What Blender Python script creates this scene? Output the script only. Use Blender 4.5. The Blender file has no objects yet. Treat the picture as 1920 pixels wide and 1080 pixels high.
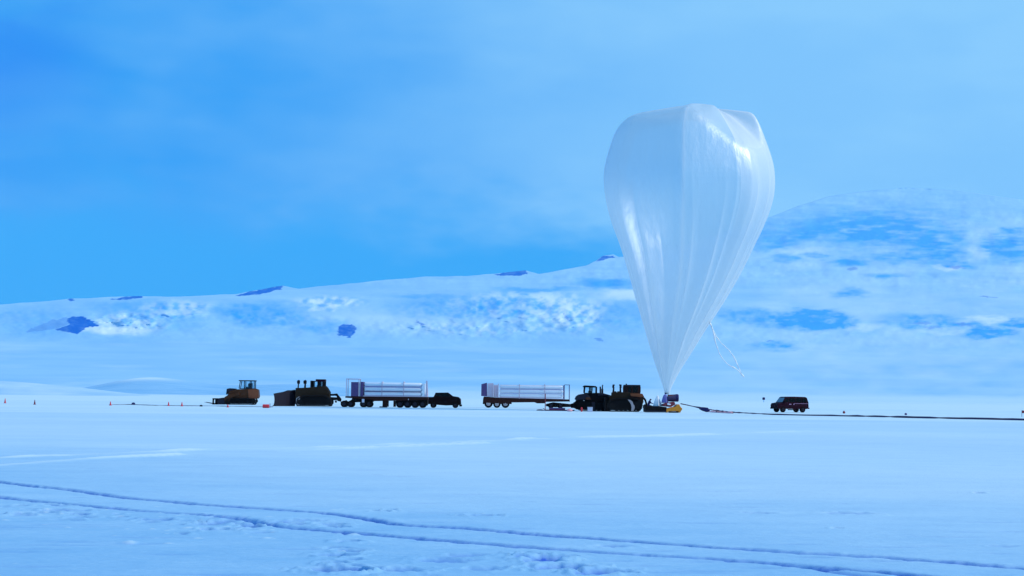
import bpy, bmesh, math, random
import numpy as np
from mathutils import Vector
R = math.radians
random.seed(7)
rng = np.random.default_rng(11)
scene = bpy.context.scene
COL = scene.collection

# ------------------------------------------------------------------ camera
FPX = 3000.0                       # focal length in pixels of a 1920 wide frame
EYE = 1.6
HOR, ROLL = 745.0, 0.0105          # horizon row in the middle, its slope
cd = bpy.data.cameras.new('camera')
cam = bpy.data.objects.new('camera', cd); COL.objects.link(cam)
scene.camera = cam
cd.sensor_width = 36; cd.lens = FPX / 1920 * 36
cd.clip_start = 0.1; cd.clip_end = 200000
pitch = math.atan((HOR - 540) / FPX); roll = math.atan(ROLL)
cam.location = (0, 0, EYE)
fw = Vector((0, math.cos(pitch), math.sin(pitch)))
r0 = Vector((1, 0, 0)); u0 = r0.cross(fw)
rt = r0 * math.cos(roll) + u0 * math.sin(roll); up = rt.cross(fw)
from mathutils import Matrix
cam.matrix_world = Matrix(((rt.x, up.x, -fw.x, 0), (rt.y, up.y, -fw.y, 0), (rt.z, up.z, -fw.z, EYE), (0, 0, 0, 1)))

def ray(px, py):
    return rt * ((px - 960) / FPX) + up * ((540 - py) / FPX) + fw
def G(px, py):                      # ground point seen at a place of the photo
    d = ray(px, py); k = -EYE / d.z
    return (d.x * k, d.y * k)
def at(px, py, Y):                  # point at depth Y
    d = ray(px, py); k = Y / d.y
    return (d.x * k, Y, EYE + d.z * k)
def hor(px): return HOR + ROLL * (px - 960)

# ------------------------------------------------------------------ exposure, sun, sky
vs = scene.view_settings
scene.display_settings.display_device = 'sRGB'
vs.view_transform = 'Standard'; vs.look = 'None'; vs.exposure = 0.0; vs.gamma = 1.0
SUN_EL, SUN_AZ = R(39), R(100)       # azimuth clockwise from +Y (the view direction)
sd = bpy.data.lights.new('sun', 'SUN'); so = bpy.data.objects.new('sun', sd); COL.objects.link(so)
sd.energy = 2.25; sd.angle = R(10); sd.color = (1.0, 0.96, 0.88)
sv = Vector((math.sin(SUN_AZ) * math.cos(SUN_EL), math.cos(SUN_AZ) * math.cos(SUN_EL), math.sin(SUN_EL)))
so.rotation_euler = sv.to_track_quat('Z', 'Y').to_euler()

scene.cycles.volume_bounces = 3; scene.cycles.max_bounces = 14; scene.cycles.transparent_max_bounces = 24
w = bpy.data.worlds.new('World'); scene.world = w; w.use_nodes = True
nt = w.node_tree; nt.nodes.clear()
def N(tree, kind, **kw):
    n = tree.nodes.new(kind)
    for k, v in kw.items(): setattr(n, k, v)
    return n
class NG:                           # small expression helper for node trees
    def __init__(s, t): s.t = t
    def val(s, v, sock):
        if isinstance(v, (int, float)): sock.default_value = v
        elif isinstance(v, tuple): sock.default_value = v if len(v) == len(sock.default_value) else v + (1,)
        else: s.t.links.new(v, sock)
    def m(s, op, a, b=0.0, c=0.0, clamp=False):
        n = N(s.t, 'ShaderNodeMath', operation=op); n.use_clamp = clamp
        s.val(a, n.inputs[0]); s.val(b, n.inputs[1]); s.val(c, n.inputs[2]); return n.outputs[0]
    def smooth(s, v, a, b, o0=0.0, o1=1.0):
        n = N(s.t, 'ShaderNodeMapRange', interpolation_type='SMOOTHSTEP')
        s.val(v, n.inputs['Value']); s.val(a, n.inputs['From Min']); s.val(b, n.inputs['From Max'])
        s.val(o0, n.inputs['To Min']); s.val(o1, n.inputs['To Max']); return n.outputs['Result']
    def mix(s, f, a, b, mode='MIX'):
        n = N(s.t, 'ShaderNodeMix', data_type='RGBA', blend_type=mode)
        s.val(f, n.inputs[0]); s.val(a, n.inputs[6]); s.val(b, n.inputs[7]); return n.outputs[2]
    def noise(s, vec, scale, detail=4, rough=0.5, sx=(1, 1, 1), loc=(0, 0, 0)):
        mp = N(s.t, 'ShaderNodeMapping'); mp.inputs['Scale'].default_value = sx; mp.inputs['Location'].default_value = loc
        s.t.links.new(vec, mp.inputs['Vector'])
        n = N(s.t, 'ShaderNodeTexNoise'); s.t.links.new(mp.outputs[0], n.inputs['Vector'])
        n.inputs['Scale'].default_value = scale; n.inputs['Detail'].default_value = detail
        n.inputs['Roughness'].default_value = rough; return n.outputs['Fac']
g = NG(nt)
tc = N(nt, 'ShaderNodeTexCoord'); dirv = tc.outputs['Generated']
sep = N(nt, 'ShaderNodeSeparateXYZ'); nt.links.new(dirv, sep.inputs[0])
X_, Y_, Z_ = sep.outputs
sky = N(nt, 'ShaderNodeTexSky', sky_type='NISHITA')
sky.sun_disc = False; sky.sun_elevation = SUN_EL; sky.sun_rotation = SUN_AZ; sky.ozone_density = 3.0
nbig = g.noise(dirv, 3.2, 4, 0.55, (1, 1, 3.0), (0.3, 0.1, 0.4))
nmid = g.noise(dirv, 9.0, 5, 0.55, (1, 1, 2.6), (1.3, 0.7, 0.2))
wob = g.m('MULTIPLY', g.m('SUBTRACT', nmid, 0.5), 0.13)
el = g.m('ADD', Z_, wob)
azr = g.m('ADD', X_, g.m('MULTIPLY', wob, 1.4))
pale = (2.75, 6.5, 10.6); mid = (0.12, 3.45, 9.8); deep = (0.0, 3.85, 10.0); blot = (0.0, 2.2, 9.7)
cl = g.m('ADD', g.m('MULTIPLY', g.smooth(azr, -0.31, 0.15), 1.0), g.m('MULTIPLY', g.m('SUBTRACT', g.smooth(nbig, 0.36, 0.66), 0.5), 0.35), clamp=True)
cloud = g.mix(cl, mid, pale)
front = g.smooth(Y_, 0.0, 0.5)
dlow = g.m('MULTIPLY', g.smooth(el, 0.148, 0.080), g.smooth(azr, 0.17, 0.02))
dlow = g.m('MULTIPLY', g.m('MULTIPLY', dlow, front), g.smooth(X_, -1.2, -0.6))
dleft = g.m('MULTIPLY', g.smooth(azr, -0.22, -0.37), g.m('MULTIPLY', g.smooth(el, 0.13, 0.18), g.smooth(el, 0.245, 0.20)))
cloud = g.mix(dlow, g.mix(g.m('MULTIPLY', dleft, 0.8), cloud, blot), deep)
cloud = g.mix(g.smooth(Z_, 0.30, 0.75), cloud, (2.0, 4.6, 8.0))      # brighter deck overhead
colr = g.mix(0.05, cloud, sky.outputs[0])
bg = N(nt, 'ShaderNodeBackground'); bg.inputs['Strength'].default_value = 0.095
nt.links.new(colr, bg.inputs['Color'])
wo = N(nt, 'ShaderNodeOutputWorld'); nt.links.new(bg.outputs[0], wo.inputs['Surface'])

# ------------------------------------------------------------------ materials
def new_mat(name):
    m = bpy.data.materials.new(name); m.use_nodes = True
    t = m.node_tree; b = t.nodes['Principled BSDF']; return m, t, b, NG(t)
def paint(name, c, rough=0.5, metal=0.0, var=0.35, sc=2.5, spec=0.5):
    m, t, b, q = new_mat(name)
    o = N(t, 'ShaderNodeTexCoord').outputs['Object']
    n = q.noise(o, sc, 5, 0.65)
    c2 = tuple(max(0.0, v * (1 - var)) for v in c); c3 = tuple(min(1, v * (1 + var * 0.6)) for v in c)
    t.links.new(q.mix(n, c2 + (1,), c3 + (1,)), b.inputs['Base Color'])
    t.links.new(q.m('ADD', q.m('MULTIPLY', q.noise(o, sc * 3, 3), 0.25), rough - 0.12), b.inputs['Roughness'])
    b.inputs['Metallic'].default_value = metal; b.inputs['Specular IOR Level'].default_value = spec
    return m
M = {}
M['black'] = paint('black_steel', (0.006, 0.004, 0.005), 0.7, spec=0.15)
M['rubber'] = paint('rubber', (0.005, 0.004, 0.005), 0.85, spec=0.1)
M['track'] = paint('track_steel', (0.007, 0.005, 0.006), 0.65, spec=0.2)
M['navy'] = paint('navy_paint', (0.012, 0.009, 0.020), 0.55, spec=0.25)
M['maroon'] = paint('maroon_paint', (0.020, 0.002, 0.010), 0.6, spec=0.08)
M['truck'] = paint('dark_truck_paint', (0.008, 0.003, 0.005), 0.6, spec=0.08)
M['yellowbrown'] = paint('worn_yellow_paint', (0.085, 0.026, 0.008), 0.6, var=0.55, sc=1.3, spec=0.2)
M['dullyellow'] = paint('dark_dirty_yellow', (0.032, 0.015, 0.005), 0.6, var=0.6, sc=1.2, spec=0.2)
M['orange'] = paint('orange_paint', (0.25, 0.065, 0.02), 0.5, spec=0.3)
M['amber'] = paint('amber_paint', (0.80, 0.27, 0.02), 0.45, spec=0.3)
M['rust'] = paint('rust_brown_steel', (0.038, 0.010, 0.008), 0.7, var=0.6, spec=0.15)
M['white'] = paint('white_tube_paint', (0.86, 0.88, 0.94), 0.4, var=0.10)
M['lilac'] = paint('grey_white_frame', (0.60, 0.50, 0.60), 0.5, var=0.25)
M['violet'] = paint('violet_panel', (0.085, 0.045, 0.17), 0.5, var=0.5)
M['red'] = paint('red_paint', (0.75, 0.035, 0.05), 0.5, var=0.2)
M['dred'] = paint('dark_red', (0.22, 0.015, 0.03), 0.55)
M['pink'] = paint('pink_cloth', (0.95, 0.42, 0.45), 0.7, var=0.15)
M['bluecloth'] = paint('blue_cloth', (0.16, 0.16, 0.45), 0.8, var=0.3)
M['dkblue'] = paint('dark_blue_cloth', (0.035, 0.030, 0.11), 0.85, spec=0.1)
M['skin'] = paint('skin', (0.35, 0.18, 0.12), 0.6)
M['plastic'] = paint('white_plastic_sheet', (0.84, 0.84, 0.86), 0.35, var=0.12)
M['steelblue'] = paint('pale_steel', (0.42, 0.36, 0.38), 0.35, var=0.5, sc=1.5, metal=0.0)
M['silver'] = paint('silver_trim', (0.45, 0.25, 0.42), 0.35)
M['crate'] = paint('pale_blue_crate', (0.60, 0.60, 0.72), 0.6, var=0.2)
M['cable'] = paint('dark_sleeve', (0.055, 0.035, 0.10), 0.7, var=0.6, sc=0.25)
def glass_mat(name, tint, a):
    m, t, b, q = new_mat(name)
    tr = N(t, 'ShaderNodeBsdfTransparent'); tr.inputs[0].default_value = tint + (1,)
    gl = N(t, 'ShaderNodeBsdfGlossy'); gl.inputs['Roughness'].default_value = 0.05
    mx = N(t, 'ShaderNodeMixShader'); mx.inputs[0].default_value = a
    t.links.new(tr.outputs[0], mx.inputs[1]); t.links.new(gl.outputs[0], mx.inputs[2])
    t.links.new(mx.outputs[0], t.nodes['Material Output'].inputs['Surface']); return m
M['glass'] = glass_mat('cab_glass', (0.90, 0.96, 0.98), 0.05)
M['dkglass'] = glass_mat('tinted_glass', (0.05, 0.05, 0.07), 0.02)

# snow of the ground, with compressed furrows and their painted shade in a vertex layer
def snow_mat():
    m, t, b, q = new_mat('snow')
    o = N(t, 'ShaderNodeTexCoord').outputs['Object']
    at_ = N(t, 'ShaderNodeAttribute', attribute_name='packed_shade').outputs['Fac']
    cr = N(t, 'ShaderNodeAttribute', attribute_name='crust_light').outputs['Fac']
    n1 = q.noise(o, 0.035, 6, 0.55, (0.35, 1, 1)); n2 = q.noise(o, 0.9, 5, 0.6, (0.6, 1, 1)); n3 = q.noise(o, 7.0, 6, 0.75)
    f = q.m('ADD', q.m('ADD', q.m('MULTIPLY', n1, 0.45), q.m('MULTIPLY', n2, 0.30)), q.m('MULTIPLY', n3, 0.25))
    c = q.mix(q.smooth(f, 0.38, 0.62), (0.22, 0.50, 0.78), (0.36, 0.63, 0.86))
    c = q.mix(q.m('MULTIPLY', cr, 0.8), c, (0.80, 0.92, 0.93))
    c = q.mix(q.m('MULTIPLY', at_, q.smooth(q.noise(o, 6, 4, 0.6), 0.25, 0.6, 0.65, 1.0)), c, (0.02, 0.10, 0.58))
    t.links.new(c, b.inputs['Base Color'])
    b.inputs['Roughness'].default_value = 0.75; b.inputs['Specular IOR Level'].default_value = 0.2
    bp = N(t, 'ShaderNodeBump'); bp.inputs['Strength'].default_value = 0.6; bp.inputs['Distance'].default_value = 0.045
    t.links.new(q.noise(o, 5.0, 8, 0.7, (0.5, 1, 1)), bp.inputs['Height']); t.links.new(bp.outputs[0], b.inputs['Normal'])
    return m
M['snow'] = snow_mat()
def mountain_mat():
    m, t, b, q = new_mat('glacier_snow_and_rock')
    o = N(t, 'ShaderNodeTexCoord').outputs['Object']
    ice_shade = N(t, 'ShaderNodeAttribute', attribute_name='ice_shade').outputs['Fac']
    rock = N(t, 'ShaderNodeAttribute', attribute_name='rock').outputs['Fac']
    brt = N(t, 'ShaderNodeAttribute', attribute_name='pale_tint').outputs['Fac']
    n1 = q.noise(o, 0.0011, 6, 0.6, (1, 1, 3))
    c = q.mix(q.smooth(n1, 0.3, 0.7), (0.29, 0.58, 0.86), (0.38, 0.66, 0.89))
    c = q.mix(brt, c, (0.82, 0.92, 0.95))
    c = q.mix(ice_shade, c, (0.06, 0.42, 0.90))
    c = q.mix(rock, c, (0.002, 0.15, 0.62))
    t.links.new(c, b.inputs['Base Color']); b.inputs['Roughness'].default_value = 0.8
    b.inputs['Specular IOR Level'].default_value = 0.1
    return m
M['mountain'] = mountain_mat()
def film_mat():
    m, t, b, q = new_mat('polyethylene_film')
    o = N(t, 'ShaderNodeTexCoord').outputs['Object']
    gore = N(t, 'ShaderNodeAttribute', attribute_name='gore').outputs['Fac']
    fold_sheen = N(t, 'ShaderNodeAttribute', attribute_name='fold_sheen').outputs['Fac']
    lw = N(t, 'ShaderNodeLayerWeight'); lw.inputs['Blend'].default_value = 0.38
    tr = N(t, 'ShaderNodeBsdfTransparent'); tr.inputs[0].default_value = (0.93, 0.965, 1, 1)
    df = N(t, 'ShaderNodeBsdfDiffuse'); df.inputs[0].default_value = (0.84, 0.95, 1.0, 1)
    tl = N(t, 'ShaderNodeBsdfTranslucent'); tl.inputs[0].default_value = (0.86, 0.95, 1.0, 1)
    gl = N(t, 'ShaderNodeBsdfGlossy'); gl.inputs['Roughness'].default_value = 0.42
    fc = q.mix(q.smooth(fold_sheen, 0.0, 0.75), (0.76, 0.91, 0.98), (1.0, 1.0, 1.0)); t.links.new(fc, df.inputs[0]); t.links.new(fc, tl.inputs[0])
    a = N(t, 'ShaderNodeMixShader'); a.inputs[0].default_value = 0.38
    seam = q.m('POWER', q.m('ABSOLUTE', q.m('SINE', q.m('MULTIPLY', gore, math.pi * 96))), 6.0)
    h = q.m('ADD', q.m('MULTIPLY', q.noise(o, 0.45, 4, 0.5, (1, 1, 0.10)), 1.0), q.m('MULTIPLY', q.noise(o, 0.55, 5, 0.62, (1, 1, 0.6), (3, 1, 2)), 0.8))
    h = q.m('ADD', h, q.m('MULTIPLY', seam, -0.008))
    bp = N(t, 'ShaderNodeBump'); bp.inputs['Strength'].default_value = 0.40; bp.inputs['Distance'].default_value = 0.35
    t.links.new(h, bp.inputs['Height'])
    for s_ in (df, tl, gl): t.links.new(bp.outputs[0], s_.inputs['Normal'])
    t.links.new(df.outputs[0], a.inputs[1]); t.links.new(tl.outputs[0], a.inputs[2])
    op = q.m('ADD', q.m('MULTIPLY', lw.outputs['Facing'], 0.40), q.m('ADD', q.m('MULTIPLY', fold_sheen, 0.70), 0.26), clamp=True)
    mx = N(t, 'ShaderNodeMixShader'); t.links.new(op, mx.inputs[0])
    t.links.new(tr.outputs[0], mx.inputs[1]); t.links.new(a.outputs[0], mx.inputs[2])
    m2 = N(t, 'ShaderNodeMixShader'); t.links.new(q.m('ADD', q.m('MULTIPLY', lw.outputs['Fresnel'], 0.25), 0.15), m2.inputs[0])
    t.links.new(mx.outputs[0], m2.inputs[1]); t.links.new(gl.outputs[0], m2.inputs[2])
    t.links.new(m2.outputs[0], t.nodes['Material Output'].inputs['Surface']); return m
M['film'] = film_mat()

# ------------------------------------------------------------------ mesh helpers
def tag(o, label=None, cat=None, group=None, kind=None):
    if label: o['label'] = label
    if cat: o['category'] = cat
    if group: o['group'] = group
    if kind: o['kind'] = kind
    return o
class MB:
    def __init__(s): s.v = []; s.f = []
    def add(s, v, f):
        k = len(s.v); s.v += [tuple(p) for p in v]; s.f += [tuple(i + k for i in q) for q in f]; return s
    def prism(s, pts, y0, y1):
        n = len(pts)
        v = [(x, y0, z) for x, z in pts] + [(x, y1, z) for x, z in pts]
        return s.add(v, [tuple(range(n)), tuple(range(2 * n - 1, n - 1, -1))] + [(i, i + n, (i + 1) % n + n, (i + 1) % n) for i in range(n)])
    def box(s, x0, x1, y0, y1, z0, z1):
        return s.prism([(x0, z0), (x1, z0), (x1, z1), (x0, z1)], y0, y1)
    def tube(s, pts, r, n=8, caps=True):
        pts = [Vector(p) for p in pts]; rr = r if isinstance(r, (list, tuple)) else [r] * len(pts)
        v = []
        for i, p in enumerate(pts):
            d = (pts[min(i + 1, len(pts) - 1)] - pts[max(i - 1, 0)]).normalized()
            a = d.cross(Vector((0, 0, 1)) if abs(d.z) < 0.9 else Vector((0, 1, 0))).normalized(); b = a.cross(d)
            v += [p + (a * math.cos(2 * math.pi * k / n) + b * math.sin(2 * math.pi * k / n)) * rr[i] for k in range(n)]
        f = [(i * n + k, i * n + (k + 1) % n, (i + 1) * n + (k + 1) % n, (i + 1) * n + k) for i in range(len(pts) - 1) for k in range(n)]
        if caps: f += [tuple(range(n - 1, -1, -1)), tuple((len(pts) - 1) * n + k for k in range(n))]
        return s.add(v, f)
    def build(s, name, mat, parent=None, bevel=0.0, smooth=False):
        me = bpy.data.meshes.new(name); me.from_pydata(s.v, [], s.f)
        bm = bmesh.new(); bm.from_mesh(me); bmesh.ops.recalc_face_normals(bm, faces=bm.faces); bm.to_mesh(me); bm.free()
        me.materials.append(mat); o = bpy.data.objects.new(name, me); COL.objects.link(o)
        if parent: o.parent = parent
        if smooth:
            for p in me.polygons: p.use_smooth = True
        if bevel:
            b = o.modifiers.new('bevel', 'BEVEL'); b.width = bevel; b.segments = 2; b.limit_method = 'ANGLE'; b.angle_limit = R(35)
        return o
def empty(name, loc, rz=0, **kw):
    e = bpy.data.objects.new(name, None); COL.objects.link(e); e.location = loc; e.rotation_euler.z = rz
    e.empty_display_size = 0.5; return tag(e, **kw)
def pf(ox, oy, k, x0, y0, s):       # photo measurements -> metres in the thing's own frame
    def q(X, Y):
        px, py = ox + X / k, oy + Y / k
        return ((px - x0) / s, (y0 + ROLL * (px - x0) - py) / s)
    return q
def spot(x0, y0):
    x, y = G(x0, y0); return (x, y, 0.0), FPX / y
def vnoise(x, y, seed=0):           # numpy value noise
    xi = np.floor(x).astype(np.int64); yi = np.floor(y).astype(np.int64)
    fx = x - xi; fy = y - yi; fx = fx * fx * (3 - 2 * fx); fy = fy * fy * (3 - 2 * fy)
    def h(a, b):
        n = (a * 374761393 + b * 668265263 + seed * 974634777) & 0xFFFFFFFF
        n = ((n ^ (n >> 13)) * 1274126177) & 0xFFFFFFFF
        return ((n ^ (n >> 16)) & 0xFFFF) / 65535.0
    return (h(xi, yi) * (1 - fx) + h(xi + 1, yi) * fx) * (1 - fy) + (h(xi, yi + 1) * (1 - fx) + h(xi + 1, yi + 1) * fx) * fy
def fbm(x, y, o=5, seed=0, g_=0.5):
    s = 0; a = 1; t = 0
    for i in range(o):
        s = s + a * vnoise(x * 2 ** i + 17.3 * i, y * 2 ** i - 9.1 * i, seed + i); t += a; a *= g_
    return s / t - 0.5
def grid_mesh(name, X, Y, Z, mat, attrs=None, closed=False, parent=None):
    r, c = X.shape
    me = bpy.data.meshes.new(name)
    me.vertices.add(r * c); me.vertices.foreach_set('co', np.stack([X, Y, Z], -1).astype(np.float32).ravel())
    i = np.arange(r * c).reshape(r, c)
    if closed: j = np.roll(i, -1, 1); q = np.stack([i[:-1], j[:-1], j[1:], i[1:]], -1).reshape(-1, 4)
    else: q = np.stack([i[:-1, :-1], i[:-1, 1:], i[1:, 1:], i[1:, :-1]], -1).reshape(-1, 4)
    me.loops.add(q.size); me.polygons.add(len(q))
    me.loops.foreach_set('vertex_index', q.ravel().astype(np.int32))
    me.polygons.foreach_set('loop_start', (np.arange(len(q)) * 4).astype(np.int32))
    me.polygons.foreach_set('loop_total', np.full(len(q), 4, np.int32))
    me.polygons.foreach_set('use_smooth', np.ones(len(q), bool))
    for k, a in (attrs or {}).items():
        me.attributes.new(k, 'FLOAT', 'POINT').data.foreach_set('value', np.clip(a, 0, 1).astype(np.float32).ravel())
    me.update(calc_edges=True); me.materials.append(mat)
    o = bpy.data.objects.new(name, me); COL.objects.link(o)
    if parent: o.parent = parent
    return o
def sstep(x, a, b):
    t = np.clip((x - a) / (b - a), 0, 1); return t * t * (3 - 2 * t)

# ------------------------------------------------------------------ ground
def ground():
    rows = [-600, -200, -60, -20, -6, 0, 3, 5.5]
    e = np.concatenate([np.arange(360, 45, -0.8), np.arange(45, 12, -0.8), np.arange(12, 1.2, -0.5)])
    ys = EYE * FPX / e
    ys = np.concatenate([[r for r in rows], ys[ys > 5.6], [5500, 9000, 15000, 24000, 36000]])
    a = np.concatenate([[-0.78, -0.65, -0.5], np.linspace(-0.42, 0.42, 880), [0.5, 0.65, 0.78]])
    W = np.where(ys < 4, 12 + 60 * np.clip(-ys / 100, 0, 8), ys + 8); W = np.where(ys < -20, np.maximum(W, 500), W)
    X = a[None, :] * W[:, None]; Y = np.repeat(ys[:, None], len(a), 1)
    far = np.clip(1 - (Y - 60) / 2500, 0, 1)
    z = 0.10 * fbm(X / 22, Y / 9, 4, 3) * np.clip(Y / 25, 0.15, 1) + 0.022 * fbm(X / 1.7, Y / 0.9, 5, 9, .6)
    z = z * far
    pale_lines = np.zeros_like(X); packed_shade = np.zeros_like(X); crust_light = np.zeros_like(X)
    def dist(path):
        p = np.array([G(*q) for q in path]); d = np.full(X.shape, 1e9)
        for (x1, y1), (x2, y2) in zip(p[:-1], p[1:]):
            dx, dy = x2 - x1, y2 - y1; t = np.clip(((X - x1) * dx + (Y - y1) * dy) / (dx * dx + dy * dy), 0, 1)
            d = np.minimum(d, np.hypot(X - x1 - t * dx, Y - y1 - t * dy))
        return d
    up_ = [(-260, 868), (-100, 889), (0, 902), (60, 911), (120, 916), (245, 932), (400, 945), (520, 953), (600, 960), (645, 966), (680, 971), (712, 978), (745, 984), (850, 990), (960, 998), (1150, 1013), (1350, 1027), (1500, 1037), (1660, 1045), (1780, 1055), (1920, 1066), (2200, 1090)]
    lo_ = [(-260, 900), (-100, 920), (0, 931), (70, 938), (200, 950), (250, 955), (350, 963), (430, 970), (490, 982), (560, 991), (660, 999), (800, 1011), (960, 1024), (1150, 1038), (1350, 1050), (1500, 1062), (1650, 1073), (1720, 1081), (2000, 1112)]
    for k, path in enumerate((up_, lo_)):
        wj = 1 + 1.2 * fbm(X / 0.2, Y / 0.16, 4, 31 + k, .65)
        d = dist(path) * wj
        stg = 0.55 + 0.9 * np.clip(vnoise(X / 1.6, Y / 3, 44 + k), 0, 1)
        z -= 0.07 * np.exp(-(d / 0.10) ** 4) * stg
        z += 0.006 * np.exp(-((d - 0.24) / 0.07) ** 2) * (0.4 + vnoise(X / 0.12, Y / 0.12, 50 + k))
        packed_shade = np.maximum(packed_shade, np.exp(-(d / 0.12) ** 4) * np.clip(stg, 0.45, 1))  # compressed snow plus groove shade painted into the colour
    d = dist([(430, 969), (470, 976), (510, 985), (560, 988)]); packed_shade = np.maximum(packed_shade, 0.5 * np.exp(-(d / 0.07) ** 2)); z -= 0.03 * np.exp(-(d / 0.08) ** 2)
    d = dist([(1500, 1061), (1560, 1072), (1640, 1082)]); packed_shade = np.maximum(packed_shade, 0.6 * np.exp(-(d / 0.08) ** 2)); z -= 0.04 * np.exp(-(d / 0.08) ** 2)
    # old tracks showing as pale raised ridges
    for k, (path, wd) in enumerate([([(-200, 890), (0, 873), (70, 868), (200, 858), (330, 853)], 0.13),
                       ([(-200, 867), (0, 859), (60, 855), (200, 851), (440, 842), (600, 838), (760, 832), (930, 828), (1000, 824)], 0.15),
                       ([(520, 846), (700, 838), (860, 833), (930, 831)], 0.1),
                       ([(960, 826), (1100, 821), (1230, 817), (1500, 808)], 0.3)]):
        d = dist(path) * (1 + 0.8 * fbm(X / 0.7, Y / 0.7, 3, 60 + k))
        gap = 0.35 + 0.65 * sstep(fbm(X / 2.2, Y / 6, 3, 70 + k), -0.12, 0.12)
        crust_light = np.maximum(crust_light, 2.2 * np.exp(-(d / (wd * 2.6)) ** 2) * gap); lines_ = np.exp(-(d / (wd * 2.6)) ** 2) * gap; pale_lines = np.maximum(pale_lines, lines_); z += 0.07 * np.exp(-(d / (wd * 2)) ** 2) * gap
    # footprints and kicked up snow
    pr = random.Random(5)
    prints = [(632, 1073, .14, 1), (660, 1074, .09, .9), (629, 1043, .12, 1), (655, 1051, .07, .6), (653, 1015, .08, .8), (632, 1028, .09, .6), (656, 1034, .08, .8), (625, 1057, .08, .8), (648, 1064, .09, .9), (606, 1071, .10, .9), (655, 1002, .06, .5),
              (715, 957, .07, .8), (730, 953, .05, .9), (700, 955, .05, .6), (740, 956, .04, .6), (900, 966, .12, .9), (865, 966, .05, .6), (935, 967, .05, .5),
              (1835, 924, .06, .7), (1420, 962, .12, .5), (1590, 963, .2, .5), (1570, 991, .05, .6),
              (990, 1041, .09, .9), (1014, 1054, .1, .9), (1035, 1047, .12, .9), (1052, 1066, .15, 1), (1020, 1050, .1, .7), (1130, 1074, .14, .9), (1112, 1078, .1, .9), (985, 1048, .07, .8),
              (1150, 1024, .1, .5), (745, 1070, .14, .5), (690, 1066, .10, .4), (540, 979, .13, .6), (575, 978, .12, .7), (620, 984, .10, .8), (625, 988, .09, .6), (1880, 1025, .1, .3), (560, 983, .07, .7), (870, 1042, .12, .4), (900, 1068, .1, .5), (830, 1052, .16, .4)]
    for _ in range(46):
        x = pr.uniform(-40, 500); prints.append((x, 955 + x * 0.068 + pr.gauss(0, 9), pr.uniform(.04, .12), pr.uniform(.3, .9)))
    clods = [(668, 1012, .10), (643, 1036, .09), (652, 1030, .08), (630, 1064, .09), (905, 963, .10), (160, 963, .12), (75, 966, .09), (500, 1009, .12), (355, 991, .13), (370, 1010, .1), (243, 1018, .16), (315, 1020, .1), (1105, 1066, .07), (10, 975, .1), (640, 953, .12), (625, 954, .1), (655, 952, .1), (665, 1004, .12), (425, 988, .12)]
    for _ in range(60):
        x = pr.uniform(-40, 520); clods.append((x, 962 + x * 0.07 + pr.gauss(0, 15), pr.uniform(.03, .08)))
    for _ in range(40):
        clods.append((pr.uniform(-50, 1950), pr.uniform(840, 1085), pr.uniform(.02, .05)))
    for px, py, r, s in prints:
        r *= 1.25
        x, y = G(px, py); m_ = (abs(X - x) < 1) & (abs(Y - y) < 1.2)
        dx, dy = X[m_] - x, Y[m_] - y
        d = np.hypot(dx / (r * 1.25), dy / (r * 1.0)) * (1 + 0.9 * fbm(X[m_] / 0.09, Y[m_] / 0.09, 2, 5))
        z[m_] -= 0.075 * s * np.exp(-d ** 4); packed_shade[m_] = np.maximum(packed_shade[m_], 1.1 * s * np.exp(-d ** 4))  # dark of the pits painted in as shade
        z[m_] += 0.02 * s * np.exp(-((d - 1.5) / .35) ** 2)
    for px, py, r in clods:
        r *= 0.55
        x, y = G(px, py); m_ = (abs(X - x) < 1) & (abs(Y - y) < 1.2)
        d = np.hypot((X[m_] - x) / r, (Y[m_] - y) / r) * (1 + 0.9 * fbm(X[m_] / 0.07, Y[m_] / 0.07, 2, 8))
        z[m_] += 0.28 * r * np.exp(-d ** 2); crust_light[m_] = np.maximum(crust_light[m_], 0.8 * np.exp(-d ** 3))
    # short wind scratches
    for _ in range(90):
        x, y = G(pr.uniform(-100, 2000), pr.uniform(860, 1085)); L = pr.uniform(.08, .5)
        m_ = (abs(X - x) < 2) & (abs(Y - y) < 1)
        d = np.hypot((X[m_] - x) / L, (Y[m_] - y) / 0.07)
        z[m_] -= 0.018 * np.exp(-d ** 2); packed_shade[m_] = np.maximum(packed_shade[m_], 0.22 * np.exp(-d ** 2))
    # random pale bands, then brightness across the flat painted into the snow
    b = fbm(X / 160, Y / 26, 3, 90); crust_light = np.maximum(crust_light, 0.35 * sstep(b, 0.02, 0.25) * sstep(Y, 70, 110))
    c0 = crust_light
    crust_light = np.maximum(crust_light, 0.9 * sstep(Y, 250, 330) * (1 - sstep(Y, 900, 1500)))  # strip beyond the vehicles painted as if lit brighter
    cf = fbm(X / 14, Y / 7, 5, 17); crust_light = np.maximum(crust_light, (0.12 + 0.68 * sstep(Y + 0.9 * X + 16 * cf, 11, 46)) * (1 + 0.5 * cf))  # snow painted brighter towards the far right, darker near left
    crust_light = np.clip(crust_light, 0, 1) * (1 - 0.25 * (1 - np.clip(pale_lines, 0, 1)) * (Y < 130)) + 0.0
    o = grid_mesh('ground', X, Y, z, M['snow'], {'packed_shade': packed_shade, 'crust_light': crust_light})
    tag(o, kind='structure')
ground()

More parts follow.
